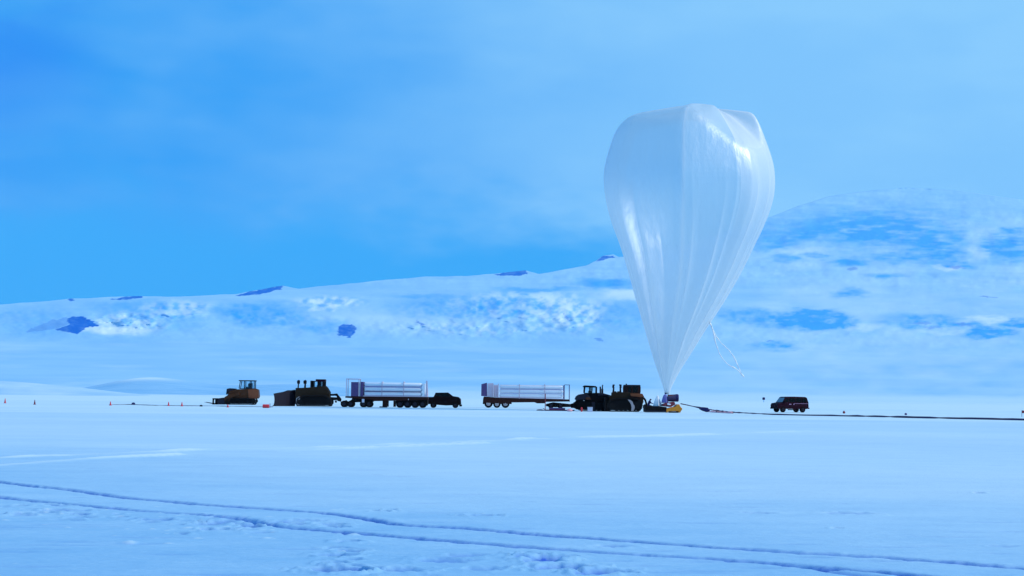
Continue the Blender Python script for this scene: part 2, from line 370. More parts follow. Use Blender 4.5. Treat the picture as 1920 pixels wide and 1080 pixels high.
# low snow rise on the left, between the flat and the mountains
def rises():
    a = np.linspace(-0.75, 0.05, 240); ys = np.linspace(900, 2600, 60)
    X = a[None] * ys[:, None]; Y = np.repeat(ys[:, None], len(a), 1); px = 960 + 3000 * X / Y
    prof = np.interp(px, [-1500, -300, 0, 60, 130, 180, 235, 300], [40, 30, 24, 21, 16, 11, 5, 0])
    H = prof / 3000 * 1700
    Z = H * np.sin(np.clip((Y - 900) / 1700, 0, 1) * math.pi) * (1 + .15 * fbm(X / 120, Y / 300, 3, 6))
    cr = 0.4 + 0.8 * fbm(px / 60, Y / 200, 3, 2)
    o = grid_mesh('snow_rise', X, Y, Z - 0.6, M['snow'], {'packed_shade': 0 * X, 'crust_light': cr}); tag(o, kind='structure')
    ys = np.linspace(3300, 5200, 40)
    X = a[None] * ys[:, None]; Y = np.repeat(ys[:, None], len(a), 1); px = 960 + 3000 * X / Y
    H = 30 / 3000 * 4200 * np.exp(-((px - 280) / 120) ** 2) + 22 / 3000 * 4200 * np.exp(-((px - 560) / 180) ** 2)
    Z = H * np.sin((Y - 3300) / 1900 * math.pi)
    cr = np.exp(-((px - 275) / 55) ** 2) * sstep(Y, 3700, 4000)  # lit streak on the far rise painted into the snow tone
    o = grid_mesh('snow_rise', X, Y, Z - 1.0, M['snow'], {'packed_shade': 0 * X, 'crust_light': cr}); tag(o, kind='structure')
rises()

# ------------------------------------------------------------------ mountains
def mountains():
    px = np.arange(-900, 2900, 2.6)
    top = np.interp(px, [-900, -300, 0, 60, 130, 200, 265, 330, 440, 530, 560, 640, 720, 800, 870, 930, 985, 1010, 1060, 1100, 1117, 1130, 1150, 1160, 1200, 1260, 1330, 1400, 1450, 1500, 1560, 1640, 1700, 1800, 1920, 2300, 2900],
                    [600, 585, 571, 566, 561, 557, 555, 556, 551, 536, 541, 533, 525, 519, 517, 513, 506, 513, 504, 497, 489, 480, 477, 482, 478, 465, 445, 420, 404, 384, 366, 355, 350, 355, 372, 440, 520])
    top = top + 3.0 * fbm(px / 40, px * 0 + 3, 4, 5)
    et = hor(px) - top
    s = np.linspace(0, 1, 330)
    E = 3 + (et[None] - 3) * s[:, None]
    PX = np.repeat(px[None], len(s), 0)
    base = np.interp(E, [0, 5, 95, 108, 150, 185, 240, 400], [3200, 3900, 9000, 9250, 9900, 11400, 14500, 26000])
    n1 = fbm(PX / 150, E / 45, 5, 21); n2 = fbm(PX / 26, E / 15, 4, 22)
    fall = sstep(E, 88, 108) * (1 - sstep(E, 165, 205))
    PYs = hor(PX) - E                                        # rows of the photo, to lay out outcrops and painted shade on the slope
    wx = 46 * fbm(PX / 34, PYs / 12, 5, 71, .62); wy = 16 * fbm(PX / 34, PYs / 12, 5, 72, .62)
    def blob(cx, cy, rx, ry, soft=0.5, sl=0.0, wob=1.0):
        dx = PX + wx * wob - cx; dy = PYs + wy * wob - cy - sl * dx
        return 1 - sstep(np.hypot(dx / rx, dy / ry), 1 - soft, 1 + soft)
    rock = np.zeros_like(PX); ice_shade = np.zeros_like(PX); pale_tint = np.zeros_like(PX)
    ux = 11 * fbm(PX / 11, PYs / 5, 4, 75, .7); uy = 7 * fbm(PX / 11, PYs / 5, 4, 76, .7)
    def poly(pts, am):
        qx, qy = PX + ux, PYs + uy; ins = np.zeros(PX.shape, bool)
        for (x1, y1), (x2, y2) in zip(pts, pts[1:] + pts[:1]):
            if y1 == y2: continue
            ins ^= ((y1 > qy) != (y2 > qy)) & (qx < (x2 - x1) * (qy - y1) / (y2 - y1) + x1)
        return am * ins
    for pts, am in [([(106, 618), (129, 608), (127, 598), (138, 593), (152, 593), (168, 600), (176, 603), (184, 611), (170, 613), (160, 616), (145, 626), (120, 622)], 1.0),
                    ([(46, 624), (60, 616), (90, 603), (125, 594), (130, 606), (108, 616), (85, 619)], .35),
                    ([(634, 627), (634, 614), (640, 609), (660, 609), (674, 616), (668, 624), (657, 634), (648, 630)], .95),
                    ([(198, 561), (230, 557), (250, 553), (266, 554), (268, 558), (240, 561)], .6), ([(127, 562), (133, 560), (139, 562), (134, 565)], .5),
                    ([(440, 554), (470, 545), (500, 541), (531, 533), (527, 541), (495, 551), (460, 555)], .62),
                    ([(926, 515), (950, 510), (962, 505), (986, 504), (988, 513), (975, 517), (950, 516)], .66),
                    ([(1118, 488), (1128, 481), (1150, 478), (1152, 483), (1140, 485), (1125, 490)], .66),
                    ([(780, 601), (792, 606), (800, 610), (786, 608)], .6), ([(1056, 585), (1066, 594), (1070, 603), (1062, 599)], .5), ([(1112, 634), (1130, 636), (1135, 640), (1120, 638)], .5),
                    ([(1828, 555), (1850, 554), (1880, 559), (1850, 557)], .5), ([(1780, 500), (1800, 498), (1812, 502), (1795, 504)], .5), ([(1590, 501), (1605, 500), (1612, 505), (1595, 507)], .4), ([(1436, 640), (1444, 637), (1452, 641)], .5),
                    ([(1700, 606), (1740, 604), (1752, 608), (1720, 609)], .3), ([(1730, 612), (1762, 613), (1770, 616), (1740, 616)], .3), ([(1785, 606), (1815, 606), (1825, 612), (1800, 611)], .35)]:
        rock = np.maximum(rock, (1.0 + 0.6 * fbm(PX / 9, PYs / 4, 4, 79, .6)) * poly(pts, am if max(p[1] for p in pts) > 565 or pts[0][0] > 1200 else 0.97))
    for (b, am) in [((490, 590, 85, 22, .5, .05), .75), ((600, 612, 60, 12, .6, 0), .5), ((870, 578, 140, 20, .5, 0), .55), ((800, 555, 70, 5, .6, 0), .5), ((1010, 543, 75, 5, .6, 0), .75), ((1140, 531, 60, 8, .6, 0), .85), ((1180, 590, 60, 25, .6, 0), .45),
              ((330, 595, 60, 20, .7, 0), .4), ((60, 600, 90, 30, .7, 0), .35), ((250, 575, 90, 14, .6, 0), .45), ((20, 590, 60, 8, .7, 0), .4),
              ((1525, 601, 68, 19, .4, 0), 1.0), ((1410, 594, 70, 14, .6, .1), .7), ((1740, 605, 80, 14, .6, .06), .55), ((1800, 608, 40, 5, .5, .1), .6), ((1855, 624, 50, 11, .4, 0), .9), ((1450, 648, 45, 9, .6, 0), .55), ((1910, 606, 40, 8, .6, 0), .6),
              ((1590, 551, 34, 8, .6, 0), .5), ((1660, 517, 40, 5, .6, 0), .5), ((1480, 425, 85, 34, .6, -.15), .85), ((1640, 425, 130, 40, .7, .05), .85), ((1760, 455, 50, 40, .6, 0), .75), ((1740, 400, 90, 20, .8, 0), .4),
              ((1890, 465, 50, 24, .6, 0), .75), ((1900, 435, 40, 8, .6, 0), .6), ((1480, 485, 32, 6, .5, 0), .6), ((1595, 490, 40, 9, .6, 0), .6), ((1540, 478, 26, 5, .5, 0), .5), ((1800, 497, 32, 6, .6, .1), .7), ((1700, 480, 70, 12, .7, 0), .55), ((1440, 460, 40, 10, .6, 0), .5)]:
        ice_shade = np.maximum(ice_shade, am * blob(*b))  # slope and icefall shadow areas painted in as darker blue
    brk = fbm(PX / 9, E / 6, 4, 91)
    ice_shade = np.clip(ice_shade * (1 + 1.3 * brk * fall) + 0.35 * np.clip(ice_shade, 0, 1) * 2 * fbm(PX / 28, E / 9, 4, 95), 0, 1)
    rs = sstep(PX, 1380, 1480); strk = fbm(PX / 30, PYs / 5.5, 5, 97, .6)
    ice_shade = np.clip(ice_shade * (1 + rs * 2.6 * strk) + rs * np.clip(ice_shade, 0, .5) * .2, 0, 1)
    ice_shade *= 1 - rs * 0.75 * (1 - sstep(E[-1:] - E, 4, 60))
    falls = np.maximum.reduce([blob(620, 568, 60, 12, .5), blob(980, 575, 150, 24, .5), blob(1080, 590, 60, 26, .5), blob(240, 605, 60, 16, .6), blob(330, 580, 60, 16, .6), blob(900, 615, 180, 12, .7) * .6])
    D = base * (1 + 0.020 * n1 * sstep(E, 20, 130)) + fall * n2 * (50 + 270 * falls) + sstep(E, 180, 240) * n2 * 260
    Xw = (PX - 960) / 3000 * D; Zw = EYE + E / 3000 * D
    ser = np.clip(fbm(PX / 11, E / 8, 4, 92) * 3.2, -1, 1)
    pale_tint = np.maximum(pale_tint, falls * np.clip(0.45 + ser, 0, 1) * 0.9)
    ice_shade = np.clip(ice_shade + falls * np.clip(-ser - 0.1, 0, 1) * 0.55, 0, 1)  # shaded gaps between seracs painted in too
    pale_tint = np.maximum(pale_tint, np.maximum.reduce([blob(215, 620, 60, 8, .6) * .9, blob(1780, 500, 30, 6, .6), blob(1850, 600, 50, 8, .6) * .8, blob(1610, 612, 50, 8, .6) * .5, blob(1780, 620, 90, 8, .7) * .5, blob(1510, 470, 60, 8, .7) * .5, blob(1190, 552, 60, 12, .6) * .8, blob(1840, 470, 20, 14, .6) * .7, blob(760, 600, 200, 24, .8) * .3, blob(1700, 640, 160, 10, .9) * .3]))
    pale_tint = np.maximum(pale_tint, sstep(PX, 900, 1600) * (0.20 + 0.5 * fbm(PX / 60, PYs / 16, 4, 33)))  # right slope paled in colour so the summit merges with the sky
    pale_tint = np.maximum(pale_tint, 0.5 * (1 - sstep(E, 4, 26 + 30 * fbm(PX / 90, E / 12, 3, 12))))  # slope foot lightened in colour as a soft hazy edge
    pale_tint = np.maximum(pale_tint, np.clip(0.5 * fbm(PX / 120, E / 7, 4, 14), 0, 1) * (1 - sstep(E, 80, 110)))
    pale_tint *= 1 - rs * 0.8 * (1 - sstep(E[-1:] - E, 4, 70))
    # backs: drop behind the skyline
    for k, (dz, dd) in enumerate([(20, 250), (150, 900), (600, 2500), (5000, 6000)]):
        D2 = D[-1] + dd; Xw = np.vstack([Xw, ((px - 960) / 3000 * D2)[None]]); Zw = np.vstack([Zw, np.maximum(Zw[-1] - dz, 0.0 - 3)[None]]); D_ = D2
        if k == 0: DD = D
        DD = np.vstack([DD, D2[None]])
    Zw[0] = -3
    ext = lambda q: np.vstack([q, np.repeat(q[-1:], 4, 0)])
    o = grid_mesh('mountain', Xw, DD, Zw, M['mountain'], {'rock': ext(rock), 'ice_shade': ext(ice_shade * (1 - rock)), 'pale_tint': ext(pale_tint)})
    tag(o, kind='structure')
mountains()

# ------------------------------------------------------------------ balloon
def balloon():
    Yb = G(1250, 772)[1] + 2.0; s = FPX / Yb
    ax, _, az = at(1250, 735, Yb)
    root = empty('balloon', (ax, Yb, az), label='huge translucent white teardrop balloon tethered upright above the launch sled', cat='balloon')
    T = np.array([(738, 1247.5, 1254.5), (735, 1246.5, 1255), (700, 1234, 1272), (670, 1224, 1291), (620, 1209, 1321), (590, 1200, 1341), (560, 1191, 1360), (520, 1180, 1383), (490, 1171, 1398), (455, 1160, 1414), (430, 1150, 1426), (400, 1140, 1438), (375, 1134, 1446),
                  (350, 1130, 1450), (320, 1129, 1450), (295, 1134, 1446), (270, 1141, 1438), (250, 1148, 1431), (230, 1154, 1424), (205, 1166, 1415), (185, 1190, 1400)], float)
    deg = np.array([-180, -165, -140, -118, -104, -99, -94, -80, -66, -57, -50, -38, -25, -12, -4, 6, 30, 60, 90, 120, 150, 165, 180.])
    sh_ = np.array([ 226,  212,  203,  197,  192, 187,  193, 222, 250, 266, 270, 276, 272, 240, 208, 205, 220, 205, 200, 205, 215, 220, 226.])
    nu, nb, ncap = 900, 230, 70
    u = np.linspace(-math.pi, math.pi, nu, endpoint=False); ud = np.degrees(u)
    shp = np.interp(ud, deg, sh_)
    k = np.hanning(33); k /= k.sum(); shp = np.convolve(np.concatenate([shp[-16:], shp, shp[:16]]), k, 'valid')
    t = np.linspace(0, 1, nb)[:, None] ** 0.95
    py = 738 + (shp[None] - 738) * t
    o = np.argsort(T[:, 0]); Ty = T[o, 0]
    def sm(yq, col):
        v = np.interp(yq, Ty, T[o, col]); return (v + np.interp(yq - 9, Ty, T[o, col]) + np.interp(yq + 9, Ty, T[o, col])) / 3
    xl, xr = sm(py, 1), sm(py, 2)
    cx, wd = (xl + xr) / 2, (xr - xl) / 2
    Hn = np.clip((738 - py) / 520, 0, 1)                      # 0 neck, 1 crown
    def ridge(c, wdg, sharp=1.0):
        d = np.abs((ud - c + 180) % 360 - 180); return np.exp(-(d / wdg) ** sharp)
    main = [(-99, 1.0), (-52, .9), (-2, .5), (48, .8), (95, .8), (140, .7), (-150, .55), (178, .5)]
    rid = sum(a * ridge(c, 15, 1.35) for c, a in main)
    rr = random.Random(3); folds = 0
    lines = [(rr.uniform(-180, 180), rr.uniform(.2, .7), rr.uniform(2, 6)) for _ in range(26)] + [(-137, 1.2, 2.5), (-93, .9, 2.4), (-70, .8, 2), (-62, .8, 2), (-44, 1, 2), (-33, 1, 2), (-25, .9, 2), (-17, 1, 2), (-10, .8, 1.5), (-128, .6, 3)]
    fmap = 0
    for c, a, w_ in lines:
        drift = c + rr.uniform(-7, 7) * (1 - Hn)
        d = np.abs((ud[None] - drift + 180) % 360 - 180)
        f = a * np.exp(-(d / w_) ** 1.2); lo, hi = rr.uniform(-.1, .35), rr.uniform(.45, .98)
        folds = folds + f * sstep(Hn, lo - .1, lo + .1) * (1 - sstep(Hn, hi - .22, hi + .08))
    amp_m = 0.085 * sstep(Hn, 0.10, 0.75)
    mod = 1 + amp_m * (rid[None] - 0.42) + 0.030 * (folds - 0.15) * (1 - 0.6 * Hn) 
    # keep the outline where it is measured
    ca = np.cos(u)[None]; edge = np.abs(ca) ** 6
    mod = mod * (1 - edge) + (1 + 0.012 * (folds - .2)) * edge
    depth = np.clip(0.9 + 0 * py, 0, 1)
    Xb = cx + wd * ca * mod; Yd = wd * depth * np.sin(u)[None] * mod
    # crown: from the shoulder line in to the top fitting
    apx, apy, apd = 1345.0, 195.5, 22.0
    v = np.linspace(0, 1, ncap + 1)[1:, None]
    X0, D0, P0 = Xb[-1][None], Yd[-1][None], shp[None]
    bul = 9 * np.sin(v * math.pi) * (0.25 + 0.75 * np.clip((P0 - 195) / 80, 0, 1))
    sg = 1 - ridge(-2, 20)[None] * .9
    Xc = X0 + (apx - X0) * v; Dc = D0 + (apd - D0) * v
    Pc = P0 + (apy - P0) * (v ** 1.0) - bul * (0.55 + 0.45 * np.cos((ud[None] + 76) / 44 * 2 * math.pi)) * sg
    front_lobe = np.exp(-((ud[None] + 80) / 14) ** 2) * np.sin(np.clip(v * 1.1, 0, 1) * math.pi); Pc = Pc - 10 * front_lobe
    XX = np.vstack([Xb, Xc]); DD = np.vstack([Yd, Dc]); PP = np.vstack([py, Pc])
    for _ in range(110):                                    # round the shoulder
        a0, a1 = nb - 34, nb + 22; kf = np.sin(np.linspace(0, math.pi, a1 - a0))[:, None] * .5
        for A in (XX, DD, PP): A[a0:a1] += kf * ((A[a0 - 1:a1 - 1] + A[a0 + 1:a1 + 1]) / 2 - A[a0:a1])
    fold_sheen = np.vstack([folds * 0.34 * (1 - .55 * Hn) + 0.62 * (1 - Hn) ** 1.7 + 0.42 * ridge(-99, 1.8, 1.4)[None] * sstep(Hn, .25, .45) + 0.3 * ridge(-133, 3, 1.3)[None] * sstep(Hn, .3, .4) * (1 - sstep(Hn, .6, .75)) + 0.22 * rid[None] ** 2 * sstep(Hn, .3, .7) * (ridge(-99, 2.2)[None] + ridge(-52, 2.2)[None] * .5),
                      0.12 + 0 * Xc])
    m_ = (-60 < ud) & (ud < 10); fold_sheen[:, m_] += 0.55 * np.vstack([sstep(Hn, .5, .9)[:, m_], 1 + 0 * Xc[:, m_]])  # sunlit right side and crown painted into the film whiteness
    lx = (XX - 1250) / s; ly = DD / s; lz = (hor(XX) - PP) / s * (1 + np.minimum(ly, 0) / Yb) + EYE - az
    env = grid_mesh('envelope', lx, ly, lz, M['film'], {'fold_sheen': fold_sheen, 'gore': np.repeat((u / (2 * math.pi) + .5)[None], len(fold_sheen), 0) * .999}, closed=True, parent=root)
    # top fitting
    mb = MB(); cxl, czl = (apx - 1250) / s, (735 - apy) / s
    mb.tube([(cxl, apd / s, czl - .10), (cxl, apd / s, czl + .03)], 0.35, 20); mb.build('top_fitting', M['plastic'], root)
    # collar and short gathered neck
    mb = MB(); mb.tube([(0.0, 0, -.28), (0.02, 0, 0.02)], [.26, .30], 18); mb.build('neck_collar', M['dkblue'], root, 0.03)
    # inflation tubes blown out to the side
    def P(x, y, d): return ((x - 1250) / s, d, (735 - y) / s)
    for k, (pts, rad) in enumerate([([P(1327, 600, -1.2), P(1331, 612, -1.5), P(1335, 627, -1.7), P(1337, 640, -1.8), P(1342, 655, -1.8), P(1349, 670, -1.7), P(1361, 683, -1.5), P(1374, 689, -1.4), P(1383, 696, -1.4), P(1392, 706, -1.4)], .10),
                            ([P(1331, 614, -1.5), P(1341, 632, -1.1), P(1352, 645, -.9), P(1362, 653, -.8), P(1371, 664, -.8), P(1377, 676, -1.0), P(1382, 688, -1.3), P(1388, 701, -1.4)], .075)]):
        q = []
        for i in range(len(pts) - 1):
            for j in range(4):
                a_ = j / 4; q.append(tuple(pts[i][c] * (1 - a_) + pts[i + 1][c] * a_ + random.uniform(-.03, .03) for c in range(3)))
        q.append(pts[-1])
        rd = [rad * random.uniform(.45, 1.3) for _ in q]
        mb = MB(); mb.tube(q, rd, 7); mb.build('inflation_tube', M['plastic'], root, smooth=True)
    return root
balloon()

# ------------------------------------------------------------------ running gear
def wheel(parent, x, z, r, y0, y1, rim='navy', rimy=None):
    mb = MB(); mb.tube([(x, y0, z), (x, y0 + .05, z), (x, y1 - .05, z), (x, y1, z)], [r * .86, r, r, r * .86], 22)
    o = mb.build('wheel', M['rubber'], parent)
    mb = MB(); mb.tube([(x, y0 - .015, z), (x, y0 + .06, z)], r * .55, 14); mb.tube([(x, y0 - .05, z), (x, y0, z)], r * .2, 8)
    mb.build('rim', M[rim], o); return o
def crawler(parent, hull, y0, y1, wheels, mat='track'):
    """hull: outline (x,z) of the track, wheels: (x,z,r) sprocket first"""
    n = len(hull); cx = sum(p[0] for p in hull) / n; cz = sum(p[1] for p in hull) / n
    mb = MB(); inn = [(cx + (x - cx) * .93, cz + (z - cz) * .86) for x, z in hull]
    for i in range(n):
        j = (i + 1) % n; mb.prism([hull[i], hull[j], inn[j], inn[i]], y0, y1)
        (x1, z1), (x2, z2) = hull[i], hull[j]; L = math.hypot(x2 - x1, z2 - z1); k = max(1, int(L / .24))
        nx, nz = (z1 - z2) / L, (x2 - x1) / L
        if nx * (x1 - cx) + nz * (z1 - cz) < 0: nx, nz = -nx, -nz
        for a in range(k):
            t = (a + .5) / k; px, pz = x1 + (x2 - x1) * t, z1 + (z2 - z1) * t; dx, dz = (x2 - x1) / L * .03, (z2 - z1) / L * .03
            if pz + nz * .05 < -0.02: continue
            mb.prism([(px - dx, pz - dz), (px + dx, pz + dz), (px + dx + nx * .05, pz + dz + nz * .05), (px - dx + nx * .05, pz - dz + nz * .05)], y0 + .005, y1 - .005)
    o = mb.build('crawler_track', M[mat], parent)
    for i, (x, z, r) in enumerate(wheels):
        mb = MB(); mb.tube([(x, y0 + .06, z), (x, y1 - .06, z)], r, 18); mb.tube([(x, y0 + .02, z), (x, y0 + .1, z)], r * .45, 12)
        mb.build('sprocket' if i == 0 else 'road_wheel', M[mat], o)
    mb = MB(); mb.prism([(cx + (x - cx) * .90, cz + (z - cz) * .80) for x, z in hull], y0 + .16, y1 - .14)
    mb.build('track_frame', M['black'], o, .03)
    return o
def cab_posts(parent, x0, x1, y0, y1, z0, z1, posts, mat, roofh=.14, over=.12, t=.09, glass='glass', slant=0.0, name='cab'):
    """open cab: posts, sills, roof as one part, with panes as sub-parts"""
    mb = MB()
    for i, px in enumerate(posts):
        sl = slant if i == 0 else 0
        for (a, b) in ((y0, y0 + t), (y1 - t, y1)):
            mb.prism([(px - t / 2 - sl, z0), (px + t / 2 - sl, z0), (px + t / 2, z1), (px - t / 2, z1)], a, b)
    mb.box(x0, x1, y0, y1, z0 - .10, z0); o = mb.build(name, M[mat], parent, .01)
    r = MB(); r.box(x0 - over, x1 + over, y0 - .05, y1 + .05, z1, z1 + roofh); r.build('cab_roof', M[mat], o, .04)
    for a, b in zip(posts[:-1], posts[1:]):
        for yy in (y0 + .03, y1 - .05):
            g_ = MB(); g_.box(a + t / 2, b - t / 2, yy, yy + .02, z0 + .004, z1 - .004); g_.build('window', M[glass], o)
    s = MB(); xm = (x0 + x1) / 2; s.box(xm - .25, xm + .25, (y0 + y1) / 2 - .3, (y0 + y1) / 2 + .3, z0, z0 + .25); s.box(xm + .1, xm + .28, (y0 + y1) / 2 - .28, (y0 + y1) / 2 + .28, z0 + .25, z0 + .75)
    s.build('driver_seat', M['black'], o, .03)
    return o

# ---- track loader, far left
def loader():
    loc, s = spot(440, 758.9); q = pf(370, 690, 6, 440, 758.9, s)
    root = empty('track_loader', loc, label='orange-brown tracked loader with open window cab, leftmost vehicle in the row', cat='loader')
    P = lambda L: [q(*p) for p in L]
    mb = MB(); mb.prism(P([(330, 335), (335, 300), (350, 262), (440, 240), (640, 232), (672, 246), (680, 322), (668, 345), (560, 352), (440, 352)]), .45, 2.1)
    mb.build('body', M['yellowbrown'], root, .05)
    mb = MB(); mb.prism(P([(560, 244), (640, 236), (669, 250), (676, 322), (655, 345), (570, 340)]), .40, .449); mb.build('engine_panel', M['orange'], root, .01)
    mb = MB(); mb.prism(P([(312, 300), (318, 236), (350, 228), (415, 232), (420, 246), (350, 262)]), .6, 1.9); mb.build('bucket_cylinder_guard', M['navy'], root, .04)
    x0, z0 = q(468, 228); x1, z1 = q(628, 150)
    cab_posts(root, x0 - .1, x1 + .05, .55, 2.0, z0, z1, [x0 + .05, q(517, 0)[0], q(582, 0)[0], x1], 'black', .15, .1, .12, slant=.18)
    mb = MB(); a, zz = q(565, 228); mb.box(a, a + .5, .9, 1.5, zz, zz + .8); mb.build('operator_console', M['black'], root, .04)
    # lift arm
    mb = MB(); mb.prism(P([(300, 405), (300, 330), (345, 300), (460, 275), (470, 300), (370, 340), (345, 405)]), .15, .42); mb.build('lift_arm', M['yellowbrown'], root, .03)
    mb = MB(); mb.prism(P([(300, 405), (300, 330), (345, 300), (460, 275), (470, 300), (370, 340), (345, 405)]), 2.15, 2.4); mb.build('lift_arm', M['yellowbrown'], root, .03)
    mb = MB(); mb.prism(P([(222, 410), (222, 342), (300, 332), (310, 410)]), .1, 2.5); mb.build('bucket', M['navy'], root, .04)
    mb = MB()
    for (a, b, c, d) in ((168, 185, 340, 410), (212, 226, 340, 410), (168, 226, 340, 354), (168, 226, 396, 411)):
        x_0, z_1 = q(a, c); x_1, z_0 = q(b, d); mb.box(x_0, x_1, .05, 2.55, max(z_0, 0.0), z_1)
    mb.box(q(168, 0)[0], q(185, 0)[0], .05, 2.55, .0, q(0, 400)[1])
    for yy in (.1, 2.35):
        fr = MB()
        for (a, b, c, d) in ((168, 185, 342, 408), (212, 226, 342, 408), (168, 226, 340, 356), (168, 226, 394, 411)):
            x_0, z_1 = q(a, c); x_1, z_0 = q(b, d); fr.box(x_0, x_1, yy, yy + .15, max(z_0, 0.01), z_1)
        fr.build('fork_frame', M['black'], root)
    for yy in (.5, 1.9):
        mb = MB(); a = q(168, 402); b = q(72, 384); mb.prism([(a[0], a[1] - .04), (b[0], b[1] - .01), (b[0], b[1] + .03), (a[0], a[1] + .08)], yy, yy + .16); mb.build('fork', M['navy'], root)
    hull = P([(305, 395), (325, 352), (420, 340), (560, 340), (640, 345), (655, 372), (628, 413), (330, 413)])
    hull = [(x, max(z, 0.0)) for x, z in hull]
    ws = [q(620, 378) + (.30,)] + [q(X, 395) + (.15,) for X in (365, 415, 465, 515, 565)] + [q(340, 385) + (.2,)]
    crawler(root, hull, .0, .45, ws); crawler(root, hull, 2.05, 2.5, ws)
    mb = MB(); x, z = q(520, 232); mb.tube([(x - .1, 1.2, z), (x - .1, 1.2, z + .3)], .06, 8); mb.build('exhaust_pipe', M['black'], root)
loader()

# ---- bulldozer towing the first trailer
def dozer_a():
    loc, s = spot(575, 762); q = pf(500, 700, 13.5, 575, 762, s)
    root = empty('bulldozer', loc, label='nearly black bulldozer with tall navy blade and two exhaust stacks, right of the loader', cat='bulldozer')
    P = lambda L: [q(*p) for p in L]; hp = lambda L: [(x, max(z, 0.0)) for x, z in P(L)]
    # broad blade seen half from the front
    bl = P([(235, 830), (228, 515), (480, 428), (700, 428)]); xa, xb = q(228, 0)[0], q(700, 0)[0]
    zt0, zt1 = q(228, 515)[1], q(480, 428)[1]; L = 4.2; mb = MB(); n = 9; vv = []; ff = []
    for i in range(2):
        t = i
        for j in range(n):
            h = j / (n - 1); cv = .22 * (2 * h - 1) ** 2
            for k_, (bx, by) in enumerate(((xa, -1.3), (xb - .15, 1.7))):
                zt = zt0 if k_ == 0 else zt1 + .08
                vv.append((bx - cv * .6 + t * .14, by - cv * .5 + t * .08, zt * h))
    def ix(i, j, k_): return i * 2 * n + j * 2 + k_
    for i in range(2):
        for j in range(n - 1): ff.append((ix(i, j, 0), ix(i, j, 1), ix(i, j + 1, 1), ix(i, j + 1, 0)))
    for j in range(n - 1):
        for k_ in range(2): ff.append((ix(0, j, k_), ix(1, j, k_), ix(1, j + 1, k_), ix(0, j + 1, k_)))
    for j in (0, n - 1): ff.append((ix(0, j, 0), ix(0, j, 1), ix(1, j, 1), ix(1, j, 0)))
    mb.add(vv, ff); o = mb.build('blade', M['navy'], root)
    mb = MB(); a = q(228, 515); b = q(480, 428); c = q(705, 428)
    mb.prism([(a[0], 0.35), a, b, c, (c[0], .3)], 1.85, 1.97); mb.build('blade_wing', M['navy'], root, .02)
    mb = MB(); a0 = q(190, 830)[0]; mb.box(a0, a0 + .5, -1.35, -1.05, 0, .12); mb.build('blade_cutting_corner', M['black'], root)
    mb = MB(); mb.prism(P([(700, 610), (705, 372), (1000, 362), (1180, 345), (1470, 320), (1570, 470), (1580, 640), (1480, 700), (760, 700)]), .7, 2.2)
    mb.build('body', M['dullyellow'], root, .06)
    mb = MB(); mb.prism(P([(745, 815), (735, 640), (800, 590), (840, 590), (830, 815)]), .1, .35); mb.build('push_arm', M['steelblue'], root, .03)
    mb = MB(); mb.prism(P([(805, 700), (810, 580), (890, 580), (890, 700)]), .36, .6); mb.build('lift_cylinder', M['yellowbrown'], root, .03)
    for X0, X1, W in ((740, 800, .11), (870, 965, .13)):
        xa_, zb = q(X0, 365); xm, zt = q(X1, 190); xc = (xa_ + xm) / 2
        mb = MB(); yy = 1.1 if X0 < 800 else 1.9
        mb.tube([(xc - .05, yy, zb - .05), (xc, yy, zb + .55), (xc, yy, zb + .58), (xc, yy, zt - .02), (xc - .05, yy, zt + .10)], [.09, .09, W + .1, W + .12, W], 12)
        mb.build('exhaust_stack', M['black'], root)
    mb = MB(); xa_, zb = q(955, 365); mb.tube([(xa_, .9, zb - .05), (xa_, .9, zb + .95)], .06, 8); mb.build('air_intake', M['black'], root)
    x0, z0 = q(1110, 345); x1, z1 = q(1440, 195)
    cab_posts(root, x0, x1, .75, 2.15, z0, z1 - .1, [x0 + .07, q(1145, 0)[0], q(1275, 0)[0], q(1320, 0)[0], q(1395, 0)[0], x1 - .05], 'black', .12, .05, .22)
    mb = MB(); a, b = q(1215, 150), q(1450, 215); mb.box(a[0], b[0], .55, 2.35, b[1], a[1]); mb.build('rollover_canopy', M['maroon'], root, .04)
    mb = MB(); a, b = q(1075, 185), q(1140, 350)
    mb.box(a[0], b[0], .8, 1.0, b[1] - .3, a[1]); mb.build('front_light_post', M['navy'], root, .03)
    mb = MB(); mb.prism(P([(1440, 330), (1500, 350), (1580, 480), (1560, 640), (1440, 640)]), .8, 2.1); mb.build('fuel_tank', M['black'], root, .05)
    # towing winch and hitch with an opening
    mb = MB()
    for L_ in ([(1570, 520), (1680, 520), (1680, 570), (1570, 570)], [(1680, 515), (1750, 510), (1790, 570), (1740, 580), (1680, 560)], [(1740, 580), (1790, 565), (1860, 650), (1850, 720), (1760, 700)], [(1560, 600), (1760, 610), (1760, 680), (1560, 690)], [(1700, 690), (1740, 690), (1740, 745), (1700, 740)]):
        mb.prism(P(L_), 1.2, 1.7)
    mb.build('towing_winch', M['black'], root, .02)
    hull = hp([(740, 800), (770, 640), (900, 560), (1480, 560), (1610, 640), (1640, 740), (1590, 835), (780, 838)])
    ws = [q(1560, 700) + (.42,)] + [q(X, 780) + (.2,) for X in (900, 1000, 1100, 1200, 1300, 1400)] + [q(840, 730) + (.38,)]
    crawler(root, hull, .0, .6, ws); crawler(root, hull, 2.3, 2.9, ws)
dozer_a()

